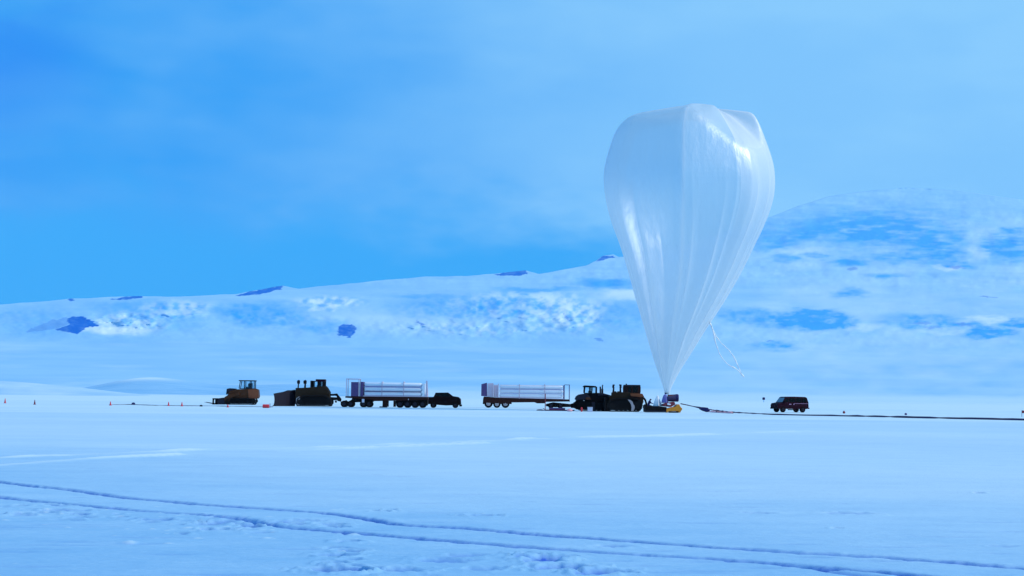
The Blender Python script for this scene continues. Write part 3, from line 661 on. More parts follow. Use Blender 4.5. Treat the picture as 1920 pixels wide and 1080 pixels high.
# ---- tube trailers
def trailer_a():
    loc, s = spot(725, 764.3); q = pf(630, 690, 7.385, 725, 764.3, s)
    root = empty('tube_trailer', loc, label='flatbed trailer of white gas tubes with tall empty frame at its left, behind the pickup', cat='trailer', group='gas tube trailers')
    mb = MB(); a = q(125, 395); b = q(1268, 440)
    mb.prism([q(125, 412), q(130, 390), q(1268, 402), q(1268, 440), q(780, 455), q(520, 460), q(500, 440)], .0, 2.4); mb.build('deck', M['rust'], root, .03)
    mb = MB(); a = q(375, 392); b = q(1262, 402); mb.box(a[0], b[0], -.02, 2.42, b[1] + .0, b[1] + .10); mb.build('deck_rail', M['lilac'], root)
    for Yc in (227, 292, 357):
        for k in range(4):
            xa, z = q(385, Yc); xb, _ = q(1180, Yc); y = .32 + k * .59; r = .275
            mb = MB(); mb.tube([(xa, y, z), (xa + .05, y, z), (xa + .22, y, z), (xb - .25, y, z), (xb - .08, y, z), (xb, y, z), (xb + .12, y, z)], [r * .25, r * .7, r, r, r * .7, r * .25, r * .18], 18, True)
            mb.build('gas_tube', M['white'], root, smooth=True)
    for Yc in (259, 325):
        mb = MB(); a = q(388, Yc); b = q(1185, Yc); mb.box(a[0], b[0], -.012, .022, a[1] - .05, a[1] + .05); mb.build('gap_shade_strip', M['violet'] if Yc == 325 else M['bluecloth'], root)  # dark strips painting the shade between tube rows
    for Xp in (632, 932):
        mb = MB(); x, z = q(Xp, 205); _, zb = q(Xp, 392); mb.box(x - .05, x + .05, -.02, .03, zb, z + .15); mb.box(x - .05, x + .05, 2.37, 2.42, zb, z + .15); mb.box(x - .05, x + .05, .031, 2.369, z + .05, z + .15)
        for Yc in (258, 325): mb.box(x - .05, x + .05, .031, 2.369, q(0, Yc)[1] - .012 + ROLL * x * 0, q(0, Yc)[1] + .012)
        mb.build('tube_rack', M['lilac'], root)
    def end(X0, X1, Y0, Y1, mat, nm, y0=0., y1=2.4):
        m_ = MB(); a = q(X0, Y0); b = q(X1, Y1); m_.box(a[0], b[0], y0, y1, b[1], a[1]); return m_.build(nm, M[mat], root, .03)
    end(205, 303, 195, 392, 'violet', 'valve_cabinet'); end(336, 374, 192, 392, 'violet', 'manifold_panel')
    end(1190, 1224, 215, 398, 'white', 'end_panel', .05, 2.35)
    mb = MB()
    for yy in (0, 2.34):
        a = q(135, 148); b = q(318, 392); t = .10
        mb.box(a[0], a[0] + t, yy, yy + .06, b[1], a[1]); mb.box(b[0] - t, b[0], yy, yy + .06, b[1], a[1]); mb.box(a[0] + t, b[0] - t, yy, yy + .06, a[1] - t, a[1])
    a = q(135, 148); b = q(318, 392)
    mb.box(a[0], a[0] + .08, .06, 2.34, a[1] - .08, a[1]); mb.box(b[0] - .08, b[0], .06, 2.34, a[1] - .08, a[1]); mb.build('end_frame', M['lilac'], root)
    mb = MB(); a = q(1238, 175); b = q(1262, 395)
    for yy in (0, 2.34): mb.prism([(a[0], b[1]), (b[0], b[1]), (a[0] + .09, a[1]), (a[0], a[1])], yy, yy + .06)
    mb.box(a[0] + .1, b[0] - .01, .061, 2.339, b[1], b[1] + .5); mb.build('headboard', M['lilac'], root)
    mb = MB()
    for i in range(2):
        x, z = q(640 + i * 150, 455); mb.box(x, x + .25 + .5 * (1 - i), .3 + .0, 2.1, .12, z)
    mb.build('support_box', M['rust'], root, .03)
    mb = MB(); a, b = q(600, 515), q(700, 540); mb.box(a[0], b[0], .2, 1.2, 0.0, .16); mb.build('landing_pad', M['navy'], root)
    # bogie at the left
    mb = MB(); mb.prism([q(150, 480), q(215, 435), q(225, 400), q(500, 412), q(505, 470)], .25, 2.15); mb.build('bogie', M['black'], root, .04)
    for X in (110, 200, 375, 455):
        x, z = q(X, 490); r = .46
        for y0, y1 in ((.02, .42), (2.0, 2.4)): wheel(root, x, r, r, y0, y1)
    mb = MB(); mb.prism([q(55, 470), q(130, 445), q(160, 470), q(120, 520), q(60, 515)], .8, 1.6); mb.build('drawbar', M['black'], root, .03)
    mb = MB(); a, b = q(358, 430), q(392, 478); mb.box(a[0], b[0], -.02, .019, b[1], a[1]); mb.build('marker_plate', M['crate'], root)
    # rear undercarriage box and wheels
    mb = MB(); mb.prism([q(830, 520), q(825, 442), q(1262, 440), q(1262, 520)], .25, 2.15); mb.build('undercarriage', M['black'], root, .04)
    for X in (880, 985, 1090, 1195):
        x, z = q(X, 490); r = .50
        for y0, y1 in ((.02, .42), (2.0, 2.4)): wheel(root, x, r, r, y0, y1)
    mb = MB(); x, z = q(1000, 432); mb.box(x - .05, x + .05, -.02, -.003, z - .1, z + .04); mb.build('reflector', M['crate'], root)
trailer_a()

def trailer_b():
    loc, s = spot(980, 765.2); q = pf(880, 690, 7.385, 980, 765.2, s)
    root = empty('tube_trailer', loc, label='flatbed trailer of white gas tubes, wheels only at its left end, hitched to the tractor', cat='trailer', group='gas tube trailers')
    mb = MB(); mb.prism([q(190, 425), q(200, 395), q(370, 408), q(1385, 436), q(1392, 465), q(1060, 470), q(1050, 490), q(940, 490), q(900, 475), q(590, 478), q(560, 500), q(200, 480)], .0, 2.4); mb.build('deck', M['rust'], root, .03)
    mb = MB(); a = q(375, 405); b = q(1312, 420); mb.prism([q(375, 402), q(1312, 424), q(1312, 434), q(375, 410)], -.02, 2.42); mb.build('deck_rail', M['lilac'], root)
    for Yc in (258, 318, 382):
        for k in range(4):
            xa, z = q(415, Yc); xb, _ = q(1290, Yc); y = .32 + k * .59; r = .27
            mb = MB(); mb.tube([(xa, y, z), (xa + .05, y, z), (xa + .2, y, z), (xb - .25, y, z), (xb - .08, y, z), (xb, y, z), (xb + .12, y, z)], [r * .25, r * .7, r, r, r * .7, r * .25, r * .18], 18, True)
            mb.build('gas_tube', M['white'], root, smooth=True)
    for Yc in (290, 350):
        mb = MB(); a = q(418, Yc); b = q(1305, Yc); mb.box(a[0], b[0], -.012, .022, a[1] - .04, a[1] + .04); mb.build('gap_shade_strip', M['bluecloth'], root)  # same painted shade strips between these rows
    for Xp in (690, 1042):
        mb = MB(); x, z = q(Xp, 235); _, zb = q(Xp, 425); mb.box(x - .05, x + .05, -.02, .03, zb, z + .12); mb.box(x - .05, x + .05, 2.37, 2.42, zb, z + .12); mb.box(x - .05, x + .05, .031, 2.369, z + .03, z + .1)
        mb.build('tube_rack', M['lilac'], root)
    def end(L_, mat, nm, y0=0., y1=2.4):
        m_ = MB(); m_.prism([q(*p) for p in L_], y0, y1); return m_.build(nm, M[mat], root, .03)
    end([(163, 388), (165, 225), (240, 205), (245, 395)], 'violet', 'valve_cabinet')
    end([(250, 398), (250, 215), (325, 210), (325, 402)], 'lilac', 'manifold_panel', .1, 2.3)
    mb = MB()
    for X in (328, 400):
        x, z = q(X, 215); _, zb = q(X, 405); mb.box(x - .05, x + .05, -.04, .02, zb, z)
    for k in range(6):
        a, z = q(328, 235 + k * 30); b, _ = q(400, 0); mb.box(a + .04, b - .04, -.03, .0, z - .03, z + .03)
    mb.build('ladder', M['lilac'], root)
    end([(335, 402), (335, 240), (395, 240), (395, 405)], 'lilac', 'valve_panel', .2, 2.2)
    mb = MB()
    for yy in (-.02, 2.36):
        x, z = q(1310, 240); _, zb = q(0, 430); mb.box(x - .07, x + .07, yy, yy + .06, zb, z)
        a, z2 = q(1385, 232); mb.box(a - .03, a + .03, yy, yy + .05, zb, z2); mb.box(x + .07, a - .03, yy, yy + .05, z2 - .06, z2)
    x, z = q(1310, 250); mb.box(x - .05, x + .05, .041, 2.359, z - .1, z); mb.box(x - .05, x + .05, .041, 2.359, q(0, 350)[1], q(0, 320)[1]); mb.build('end_frame', M['violet'], root)
    mb = MB(); a = q(420, 236); b = q(1310, 240); mb.box(a[0], b[0], -.02, .02, a[1] - .03, a[1] + .02); mb.build('top_rail', M['lilac'], root)
    mb = MB(); mb.prism([q(185, 500), q(190, 430), q(560, 440), q(590, 500)], .3, 2.1); mb.build('bogie', M['black'], root, .04)
    for X, rr_ in ((265, .62), (500, .62), (382, .55)):
        x, z = q(X, 500)
        for y0, y1 in ((.02, .45), (1.95, 2.38)): wheel(root, x, rr_, rr_, y0, y1, 'steelblue')
    mb = MB(); x, z = q(1080, 480); mb.prism([q(1062, 530), q(1062, 500), q(1160, 475), q(1400, 500), q(1440, 490), q(1450, 540), q(1180, 545)], .5, 1.9); mb.build('tow_dolly', M['black'], root, .04)
    for X in (1130, 1260):
        x, z = q(X, 510); r = .42
        for y0, y1 in ((.1, .5), (1.9, 2.3)): wheel(root, x, r, r, y0, y1)
    return s
trailer_b()

# ---- pickup and van
def car_shell(root, side, y0, y1, zb, mat, tumble=.16):
    """body side outline pulled in above the belt line; one continuous shell"""
    n = len(side); v = []
    ys = [y0, y0 + .06, y1 - .06, y1]
    for k, yy in enumerate(ys):
        for x, z in side:
            t = max(0.0, (z - zb)) * tumble
            v.append((x, yy + (t if k < 2 else -t), z - (.0 if k in (1, 2) else 0.0)))
    f = [tuple(range(n)), tuple(range(4 * n - 1, 3 * n - 1, -1))]
    for k in range(3):
        f += [(k * n + i, (k + 1) * n + i, (k + 1) * n + (i + 1) % n, k * n + (i + 1) % n) for i in range(n)]
    mb = MB(); mb.add(v, f); return mb.build('body', M[mat], root, .035)
def pickup():
    loc, s = spot(835, 765); q = pf(630, 690, 7.385, 835, 765, s)
    root = empty('pickup_truck', loc, label='dark crew cab pickup truck facing right, parked against the end of a tube trailer', cat='pickup truck')
    P = lambda L: [q(*p) for p in L]
    car_shell(root, P([(1275, 500), (1275, 402), (1340, 402), (1352, 396), (1375, 342), (1545, 340), (1612, 390), (1690, 402), (1722, 430), (1728, 500), (1700, 515), (1520, 520), (1420, 512)]), .05, 2.0, q(0, 400)[1], 'truck', .22)
    for L_, nm in (([(1378, 392), (1392, 350), (1450, 350), (1450, 394)], 'window'), ([(1462, 394), (1462, 350), (1535, 350), (1580, 394)], 'window')):
        for sgn, yy in ((1, 0.052), (-1, 1.998)):
            pts = P(L_); v = [(x, yy + sgn * (max(0, z - q(0, 400)[1]) * .22 - .012), z) for x, z in pts]; v2 = [(x, y + sgn * .01, z) for x, y, z in v]
            mb = MB(); mb.add(v + v2, [(0, 1, 2, 3), (7, 6, 5, 4), (0, 4, 5, 1), (1, 5, 6, 2), (2, 6, 7, 3), (3, 7, 4, 0)]); mb.build(nm, M['dkglass'], root)
    a, b = q(1548, 344), q(1608, 388)
    mb = MB(); mb.add([(a[0] + .02, .45, a[1]), (a[0] + .02, 1.6, a[1]), (b[0] + .02, 1.75, b[1]), (b[0] + .02, .3, b[1])], [(0, 1, 2, 3)]); mb.build('windshield', M['dkglass'], root)
    for X in (1345, 1650):
        x, _ = q(X, 0); r = .40
        for y0, y1 in ((.0, .28), (1.77, 2.05)): wheel(root, x, r, r, y0, y1)
    mb = MB(); a, b = q(1705, 505), q(1738, 545); mb.box(a[0], b[0], .05, 2.0, b[1] + .12, a[1]); mb.build('front_bumper', M['black'], root, .05)
    for yy in (.15, 1.65):
        mb = MB(); a = q(1722, 440); mb.box(a[0] - .05, a[0] + .04, yy, yy + .25, a[1] - .16, a[1] + .02); mb.build('headlight', M['silver'], root, .03)
    mb = MB(); a = q(1275, 430); mb.box(a[0] - .04, a[0] + .02, .1, .22, a[1] - .2, a[1]); mb.build('tail_light', M['dred'], root)
    mb = MB(); a, b = q(1560, 380), q(1595, 402); mb.box(a[0], a[0] + .16, -.14, .02, b[1] + .05, a[1] + .1); mb.build('wing_mirror', M['black'], root, .03)
    mb = MB(); a = q(1275, 500); mb.box(a[0] - .12, a[0], .1, 1.95, a[1] + .02, a[1] + .18); mb.build('rear_bumper', M['black'], root, .03)
pickup()

def van():
    # passenger van turned a little towards the camera, nose to the left
    loc, s = spot(1481, 773.2)
    root = empty('van', (loc[0] - .0, loc[1] + .2, 0), R(20), label='dark maroon long roofed van standing alone at the right, nose to the left', cat='van')
    L2 = 2.32; side = [(-L2, .50), (-L2 - .03, .95), (-L2 + .12, 1.20), (-L2 + .75, 1.30), (-L2 + 1.25, 1.98), (-L2 + 1.45, 2.06), (-L2 + 2.6, 2.09), (L2 - .45, 2.06), (L2 - .18, 1.95), (L2, 1.35), (L2 + .02, .75), (L2 - .05, .52), (1.95, .45), (-1.9, .45)]
    o = car_shell(root, side, -.95, .95, 1.28, 'maroon', .16)
    for x in (-1.50, 1.45):
        for y0, y1 in ((-.97, -.70), (.70, .97)): wheel(root, x, .40, .40, y0, y1)
    def pane(x0, x1, z0, z1, sl=0, nm='window', mt='dkglass'):
        for sg in (-1, 1):
            v = [(x, sg * (.958 - max(0, z - 1.28) * .16), z) for x, z in ((x0, z0), (x0 + sl, z1), (x1, z1), (x1, z0))]
            v2 = [(x, y - sg * .006, z) for x, y, z in v]
            mb = MB(); mb.add(v + v2, [(0, 1, 2, 3), (7, 6, 5, 4), (0, 4, 5, 1), (1, 5, 6, 2), (2, 6, 7, 3), (3, 7, 4, 0)]); mb.build(nm, M[mt], root)
    pane(-1.35, -.72, 1.36, 1.86, .38, mt='dkglass'); pane(-.60, .35, 1.36, 1.88); pane(.47, 1.25, 1.36, 1.88); pane(1.37, 2.02, 1.36, 1.86)
    z0, z1, xa, xb = 1.36, 1.93, -L2 + .80, -L2 + 1.20
    mb = MB(); mb.add([(xa - .015, -.78, z0), (xa - .015, .78, z0), (xb - .015, .70, z1), (xb - .015, -.70, z1)], [(0, 1, 2, 3)]); mb.build('windshield', M['sky_glass'], root)
    for yy in (-.72, .50):
        mb = MB(); mb.box(-L2 - .06, -L2 + .02, yy, yy + .24, .82, 1.02); mb.build('headlight', M['black'], root, .03)
    mb = MB(); mb.box(-L2 - .10, -L2 + .05, -.9, .9, .45, .66); mb.build('front_bumper', M['black'], root, .04)
    mb = MB(); mb.box(L2 - .05, L2 + .16, -.9, .9, .48, .66); mb.build('rear_bumper', M['maroon'], root, .04)
    mb = MB()
    for x0, x1 in ((-.62, -.28), (.02, .16)): mb.box(x0, x1, -.975, -.953, 1.02, 1.12)
    mb.build('door_handle', M['silver'], root)
    mb = MB(); mb.box(.1, 2.2, -.970, -.953, 1.15, 1.19); mb.build('trim_strip', M['silver'], root)
    mb = MB(); mb.box(-1.35, -1.18, -1.15, -.955, 1.34, 1.56); mb.build('wing_mirror', M['black'], root, .03)
    mb = MB(); mb.box(-.75, .35, -1.0, -.80, .30, .42); mb.build('side_step', M['black'], root, .02)
m_, t_, b_, q_ = new_mat('windshield_glass'); b_.inputs['Base Color'].default_value = (.02, .03, .05, 1); b_.inputs['Roughness'].default_value = .08; b_.inputs['Specular IOR Level'].default_value = 1.0; b_.inputs['Metallic'].default_value = .0; b_.inputs['Coat Weight'].default_value = 1.0
M['sky_glass'] = m_
van()

# ---- farm style tractor
def tractor():
    loc, s = spot(1112, 771.3); q = pf(1040, 700, 12, 1112, 771.3, s)
    root = empty('tracked_tractor', loc, label='black tractor with domed cab and round rear fender, hitched before the right tube trailer', cat='tractor')
    P = lambda L: [q(*p) for p in L]
    mb = MB(); mb.prism(P([(830, 700), (700, 640), (640, 540), (640, 460), (980, 440), (1110, 455), (1250, 495), (1310, 540), (1310, 700)]), .7, 1.9); mb.build('body', M['black'], root, .06)
    mb = MB(); mb.prism(P([(980, 446), (1105, 450), (1255, 492), (1290, 505), (980, 505)]), .62, 1.98); mb.build('hood', M['navy'], root, .04)
    for y0, y1 in ((.05, .65), (1.95, 2.55)):
        mb = MB(); mb.prism(P([(462, 580), (490, 520), (545, 480), (640, 462), (720, 470), (800, 540), (800, 600), (640, 598), (500, 612)]), y0, y1); mb.build('rear_fender', M['navy'], root, .05)
    mb = MB(); mb.prism(P([(700, 540), (760, 535), (820, 580), (800, 595), (690, 590)]), -.02, .048); mb.build('fender_lamp', M['yellowbrown'], root, .02)
    x0, z0 = q(672, 440); x1, z1 = q(950, 320)
    cab_posts(root, x0, x1, .65, 1.95, z0, z1, [x0 + .04, q(800, 0)[0] , x1 - .03], 'black', .10, .05, .16, slant=.05)
    mb = MB(); mb.prism(P([(640, 315), (650, 285), (680, 272), (930, 285), (945, 322)]), .55, 2.05); mb.build('domed_roof', M['black'], root, .05)
    mb = MB(); x, z = q(1033, 300); _, zb = q(0, 455); mb.tube([(x, .9, zb - .1), (x, .9, z)], .10, 10); mb.build('air_intake', M['navy'], root)
    mb = MB(); x, z = q(1085, 345); mb.tube([(x, 1.6, zb - .1), (x, 1.6, z)], .13, 10); _, zt = q(0, 250); mb.tube([(x + .02, 1.6, z), (x + .02, 1.6, zt - .08), (x + .09, 1.6, zt)], [.07, .07, .08], 10); mb.build('exhaust_stack', M['navy'], root)
    hull = [(x, max(z, 0)) for x, z in P([(425, 680), (520, 600), (640, 590), (1180, 640), (1290, 720), (1300, 800), (1230, 856), (650, 856), (480, 800), (425, 730)])]
    ws = [q(600, 715) + (.62,), q(1200, 760) + (.42,)] + [q(X, 810) + (.2,) for X in (800, 900, 1000, 1100)]
    crawler(root, hull, .0, .5, ws, 'rubber'); crawler(root, hull, 2.05, 2.55, ws, 'rubber')
    mb = MB(); mb.prism(P([(340, 700), (460, 660), (560, 690), (560, 790), (380, 780)]), 1.0, 1.6); mb.build('drawbar', M['black'], root, .03)
    mb = MB(); mb.prism(P([(830, 640), (905, 640), (905, 850), (860, 850)]), -.03, -.003); mb.build('side_step', M['navy'], root)
tractor()

# ---- second bulldozer
def dozer_b():
    loc, s = spot(1180, 772.3); q = pf(1130, 700, 12, 1180, 772.3, s)
    root = empty('bulldozer', loc, label='dark bulldozer with boxy cab, brown flank and curved rear ripper, next to the launch sled', cat='bulldozer')
    P = lambda L: [q(*p) for p in L]
    mb = MB(); mb.prism(P([(150, 700), (150, 520), (215, 500), (215, 430), (480, 425), (700, 440), (900, 460), (940, 520), (900, 720)]), .7, 2.3); mb.build('body', M['dullyellow'], root, .06)
    mb = MB(); mb.prism(P([(625, 455), (905, 462), (935, 528), (860, 540), (640, 515)]), .55, .699); mb.build('flank_panel', M['orange'], root, .03)
    mb = MB(); mb.prism(P([(590, 490), (640, 520), (860, 545), (870, 600), (760, 640), (640, 560)]), .58, .699); mb.build('side_cover', M['rust'], root, .02)
    for (X, Y) in ((250, 262), (415, 262)):
        x, zt = q(X, Y); _, zb = q(0, 430); d = -.12 if X < 300 else .06
        mb = MB(); mb.tube([(x, 1.2, zb - .05), (x - d * .4, 1.2, zb + .5), (x, 1.2, zt - .25), (x + .02, 1.2, zt - .04), (x + .16 * (1 if X < 300 else -1), 1.2, zt)], [.13, .10, .15, .15, .10], 10)
        mb.build('exhaust_stack', M['navy'], root)
    for X in (300, 370):
        x, z = q(X, 405); mb = MB(); mb.tube([(x, 1.4, z - .25), (x, 1.4, z)], [.2, .13], 10); mb.build('air_cleaner', M['black'], root)
    x0, z0 = q(485, 432); x1, z1 = q(855, 300)
    cab_posts(root, x0, x1, .75, 2.25, z0, z1, [x0 + .08, q(560, 0)[0], q(670, 0)[0], q(815, 0)[0], x1 - .05], 'rust', .08, .0, .2, 'dkglass')
    mb = MB(); a, b = q(490, 258), q(858, 300); mb.box(a[0], b[0], .6, 2.4, b[1] + .02, a[1]); mb.build('rollover_canopy', M['navy'], root, .05)
    mb = MB(); x, z = q(543, 235); mb.tube([(x, 1.0, z - .35), (x, 1.0, z)], .08, 8); mb.build('beacon', M['black'], root)
    # ripper boom and shank
    ry = 1.3; bm_ = [q(870, 535), q(930, 550), q(975, 600), q(1000, 680), q(1010, 710)]
    mb = MB(); mb.tube([(x, ry, z) for x, z in bm_], .13, 8); mb.build('ripper_boom', M['black'], root)
    mb = MB(); mb.prism(P([(880, 600), (935, 620), (930, 660), (890, 740), (900, 800), (860, 830), (840, 700)]), 1.0, 1.7); mb.build('ripper_bracket', M['black'], root, .03)
    mb = MB(); x, z = q(985, 755); mb.tube([(x, .9, z), (x, 1.7, z)], .32, 16); mb.prism(P([(930, 780), (1040, 700), (1150, 735), (1150, 760), (1000, 800)]), 1.1, 1.5); mb.build('winch_drum', M['black'], root)
    # blade side arm, its lit face painted in pale steel
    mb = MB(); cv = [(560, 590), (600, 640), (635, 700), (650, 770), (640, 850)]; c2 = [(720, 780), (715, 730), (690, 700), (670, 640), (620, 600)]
    mb.prism([(x, max(z, 0.02)) for x, z in P(cv + [(690, 845)] + c2)], -.05, -.01); mb.build('lit_blade_arm', M['steelblue'], root, .01)
    hull = [(x, max(z, 0)) for x, z in P([(100, 700), (160, 600), (300, 560), (700, 555), (840, 600), (900, 700), (880, 800), (820, 862), (150, 862), (100, 800)])]
    ws = [q(790, 710) + (.48,), q(210, 740) + (.42,)] + [q(X, 805) + (.2,) for X in (330, 430, 530, 630, 720)]
    crawler(root, hull, .0, .6, ws); crawler(root, hull, 2.3, 2.9, ws)
    mb = MB(); mb.prism([(q(60, 0)[0], .05), (q(60, 0)[0] - .15, .9), (q(60, 0)[0], 1.7), (q(85, 0)[0], 1.7), (q(80, 0)[0], .9), (q(95, 0)[0], .05)], .0, 3.0); mb.build('blade', M['black'], root, .02)
    mb = MB(); mb.prism(P([(85, 800), (85, 740), (300, 700), (300, 740)]), .62, .75); mb.build('push_arm', M['black'], root, .02)
dozer_b()

# ---- launch sled with spool, cloth and crew
def launch_sled():
    loc, s = spot(1242, 773.8); q = pf(1200, 700, 12, 1242, 773.8, s)
    P = lambda L: [q(*p) for p in L]
    root = empty('launch_sled', loc, label='low launch sled with amber skirt and big dark roller drum, right under the balloon neck', cat='sled')
    mb = MB(); mb.prism(P([(120, 870), (110, 720), (300, 745), (420, 740), (600, 760), (600, 872)]), .0, 2.8); mb.build('deck', M['black'], root, .04)
    mb = MB(); mb.prism(P([(120, 873), (120, 835), (590, 845), (590, 876)]), -.06, -.004); mb.build('deck_edge', M['navy'], root)
    mb = MB(); mb.prism([(x, max(z, .03)) for x, z in P([(590, 880), (590, 800), (700, 775), (790, 755), (840, 705), (880, 695), (912, 755), (955, 800), (905, 880), (880, 885), (850, 852), (650, 855), (620, 885)])], -.05, 2.6); mb.build('amber_skirt', M['amber'], root, .04)
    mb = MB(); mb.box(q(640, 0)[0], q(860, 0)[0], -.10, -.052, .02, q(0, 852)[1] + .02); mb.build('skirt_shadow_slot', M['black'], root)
    mb = MB(); mb.prism(P([(520, 740), (530, 690), (600, 670), (780, 640), (800, 700), (700, 760)]), .2, 2.4); mb.build('spool_cradle', M['dred'], root, .04)
    a = q(645, 560); b = q(890, 560); r = 84 / 12 / s
    mb = MB(); mb.tube([(a[0], 1.2, a[1]), (b[0] - .1, 1.2, b[1] + .02), (b[0], 1.2, b[1] + .02)], [r * .92, r, r * .9], 26); mb.build('roller_drum', M['cable'], root, .03)
    mb = MB(); mb.prism(P([(650, 530), (655, 480), (760, 492), (770, 515)]), .9, 1.5); mb.build('roller_hood', M['orange'], root, .03)
    mb = MB(); mb.tube([(b[0] - .35, 1.2, b[1] + .02), (b[0] - .08, 1.2, b[1] + .02)], r * 1.03, 26); mb.build('roller_flange', M['dkblue'], root)
    mb = MB(); mb.prism(P([(610, 690), (620, 672), (690, 690), (690, 715), (620, 712)]), -.06, .19); mb.build('painted_highlight', M['white'], root, .03)  # white block painting in a bright highlight on the cradle
    # draped sheets: lathed cloth cones with folds
    def drape(name, cx, cyb, top, wl, wr, mat, label, cat, yb, seed, bulge=0):
        xb, zb = q(cx, cyb); xt, zt = q(*top); n = 48; L = 14; v = []
        rr = random.Random(seed); ph = [rr.uniform(0, 6.3) for _ in range(4)]
        for j in range(L):
            h = j / (L - 1)
            for i in range(n):
                a_ = 2 * math.pi * i / n; c = math.cos(a_); wdt = (wr if c > 0 else wl) / 12 / s
                f = (1 - h) ** (0.8 if not bulge else .42 + .0 * h) * (1 + (.14 * math.sin(5 * a_ + ph[0]) + .09 * math.sin(9 * a_ + ph[1] + h * 3)) * (1 - h * .4)) + .05 * (1 if not bulge else 1.5)
                v.append((xb + (xt - xb) * h + wdt * c * f, wdt * .8 * math.sin(a_) * f, zb + (zt - zb) * h))
        f_ = [(j * n + i, j * n + (i + 1) % n, (j + 1) * n + (i + 1) % n, (j + 1) * n + i) for j in range(L - 1) for i in range(n)] + [tuple((L - 1) * n + i for i in range(n)), tuple(range(n - 1, -1, -1))]
        mb = MB(); mb.add(v, f_); o = mb.build(name, mat, None, smooth=True); o.location = (loc[0], loc[1] + yb, 0)
        return tag(o, label, cat)
    drape('plastic_sheet', 405, 742, (412, 490), 88, 95, M['plastic'], 'pale pointed heap of plastic sheeting on the launch sled deck, left of the neck', 'plastic sheet', 1.2, 4)
    drape('gathered_cloth', 572, 668, (585, 470), 70, 66, M['bluecloth'], 'violet-blue gathered balloon cloth bulging beneath the balloon neck', 'cloth', 1.0, 8, 1)
    return loc, q, s
SL, SQ, SS = launch_sled()

def person(name, base, s, H, pose, coat, label, rz=0):
    root_bm = bpy.data.meshes.new(name); k = H / 1.75
    J = {'pel': (0, 0, .95), 'ch': (.0 + pose * .12, 0, 1.25), 'nk': (pose * .22, 0, 1.48), 'hd': (pose * .27, 0, 1.60), 'ht': (pose * .28, 0, 1.70),
         'lh': (0, -.09, .90), 'lk': (.04, -.11, .50), 'la': (-.02, -.12, .08), 'lt': (.14, -.12, .04), 'rh': (0, .09, .90), 'rk': (-.03, .12, .50), 'ra': (-.08, .13, .08), 'rtoe': (.08, .13, .04),
         'ls': (pose * .19, -.20, 1.42), 'le': (pose * .19 + .12, -.26, 1.18), 'lw': (pose * .19 + .34, -.20, 1.10), 'lf': (pose * .19 + .43, -.18, 1.09),
         'rs': (pose * .19, .20, 1.42), 're': (pose * .19 + .10, .27, 1.16), 'rw': (pose * .19 + .32, .20, 1.12), 'rf': (pose * .19 + .41, .18, 1.11)}
    Rr = {'pel': .16, 'ch': .18, 'nk': .07, 'hd': .11, 'ht': .08, 'lh': .11, 'lk': .085, 'la': .06, 'lt': .045, 'rh': .11, 'rk': .085, 'ra': .06, 'rtoe': .045, 'ls': .085, 'le': .065, 'lw': .05, 'lf': .04, 'rs': .085, 're': .065, 'rw': .05, 'rf': .04}
    ks = list(J); E = [('pel', 'ch'), ('ch', 'nk'), ('nk', 'hd'), ('hd', 'ht'), ('pel', 'lh'), ('lh', 'lk'), ('lk', 'la'), ('la', 'lt'), ('pel', 'rh'), ('rh', 'rk'), ('rk', 'ra'), ('ra', 'rtoe'), ('ch', 'ls'), ('ls', 'le'), ('le', 'lw'), ('lw', 'lf'), ('ch', 'rs'), ('rs', 're'), ('re', 'rw'), ('rw', 'rf')]
    root_bm.from_pydata([tuple(c * k for c in J[a]) for a in ks], [(ks.index(a), ks.index(b)) for a, b in E], [])
    o = bpy.data.objects.new(name, root_bm); COL.objects.link(o); root_bm.materials.append(coat)
    sk = o.modifiers.new('skin', 'SKIN'); su = o.modifiers.new('sub', 'SUBSURF'); su.levels = su.render_levels = 1
    for i, a in enumerate(ks): root_bm.skin_vertices[0].data[i].radius = (Rr[a] * k, Rr[a] * k)
    root_bm.skin_vertices[0].data[0].use_root = True
    o.location = base; o.rotation_euler.z = rz
    tag(o, label, 'person')
    mb = MB(); hx, hz = J['hd'][0] * k, J['hd'][2] * k; n = 12
    # face patch with a nose, set in a hood
    mb.tube([(hx + .07, 0, hz), (hx + .112, 0, hz - .005), (hx + .128, 0, hz - .01)], [.085, .075, .045], 12); mb.tube([(hx + .12, 0, hz + .01), (hx + .15, 0, hz - .02)], [.018, .02], 6)
    mb.build('face', M['skin'], o, smooth=True)
    return o
x, z = SQ(250, 760)
person('person', (SL[0] + x, SL[1] + 3.6, 0), SS, 1.66, .9, M['dkblue'], 'person in dark blue parka leaning towards the plastic heap behind the launch sled')

# ------------------------------------------------------------------ lines laid on the snow
def laid(name, pts, r, mat, label, cat, lump=None):
    q = []
    P = [Vector(p) for p in pts]
    for a, b in zip(P[:-1], P[1:]):
        n = max(2, int((b - a).length / 1.2))
        for i in range(n):
            t = i / n; p = a.lerp(b, t); p.x += random.uniform(-.05, .05); p.y += random.uniform(-.1, .1); q.append(p)
    q.append(P[-1]); rr = [r * random.uniform(.45, 1.25) for _ in q]
    mb = MB(); mb.tube(q, rr, 8); o = mb.build(name, mat, None, smooth=True)
    return tag(o, label, cat)
def gp(px, py, h=0.06): x, y = G(px, py); return (x, y, h)
Ys = SL[1]
train = [at(1277, 757, Ys + 1.2), at(1300, 762, Ys - 1), at(1322, 766.5, Ys - 3), gp(1345, 773.6, .22), gp(1380, 775.6, .14), gp(1440, 778, .09), gp(1500, 779.2, .03), gp(1560, 780.2, .05), gp(1640, 782, .08), gp(1760, 785, .08), gp(1920, 788.6, .09), gp(2200, 795, .09)]
tr_root = empty('flight_train', train[0], label='long dark sleeve running from the launch sled away right across the snow', cat='balloon sleeve')
o = laid('sleeve', train, .095, M['cable'], None, None); o.parent = tr_root; o.location = -Vector(train[0])
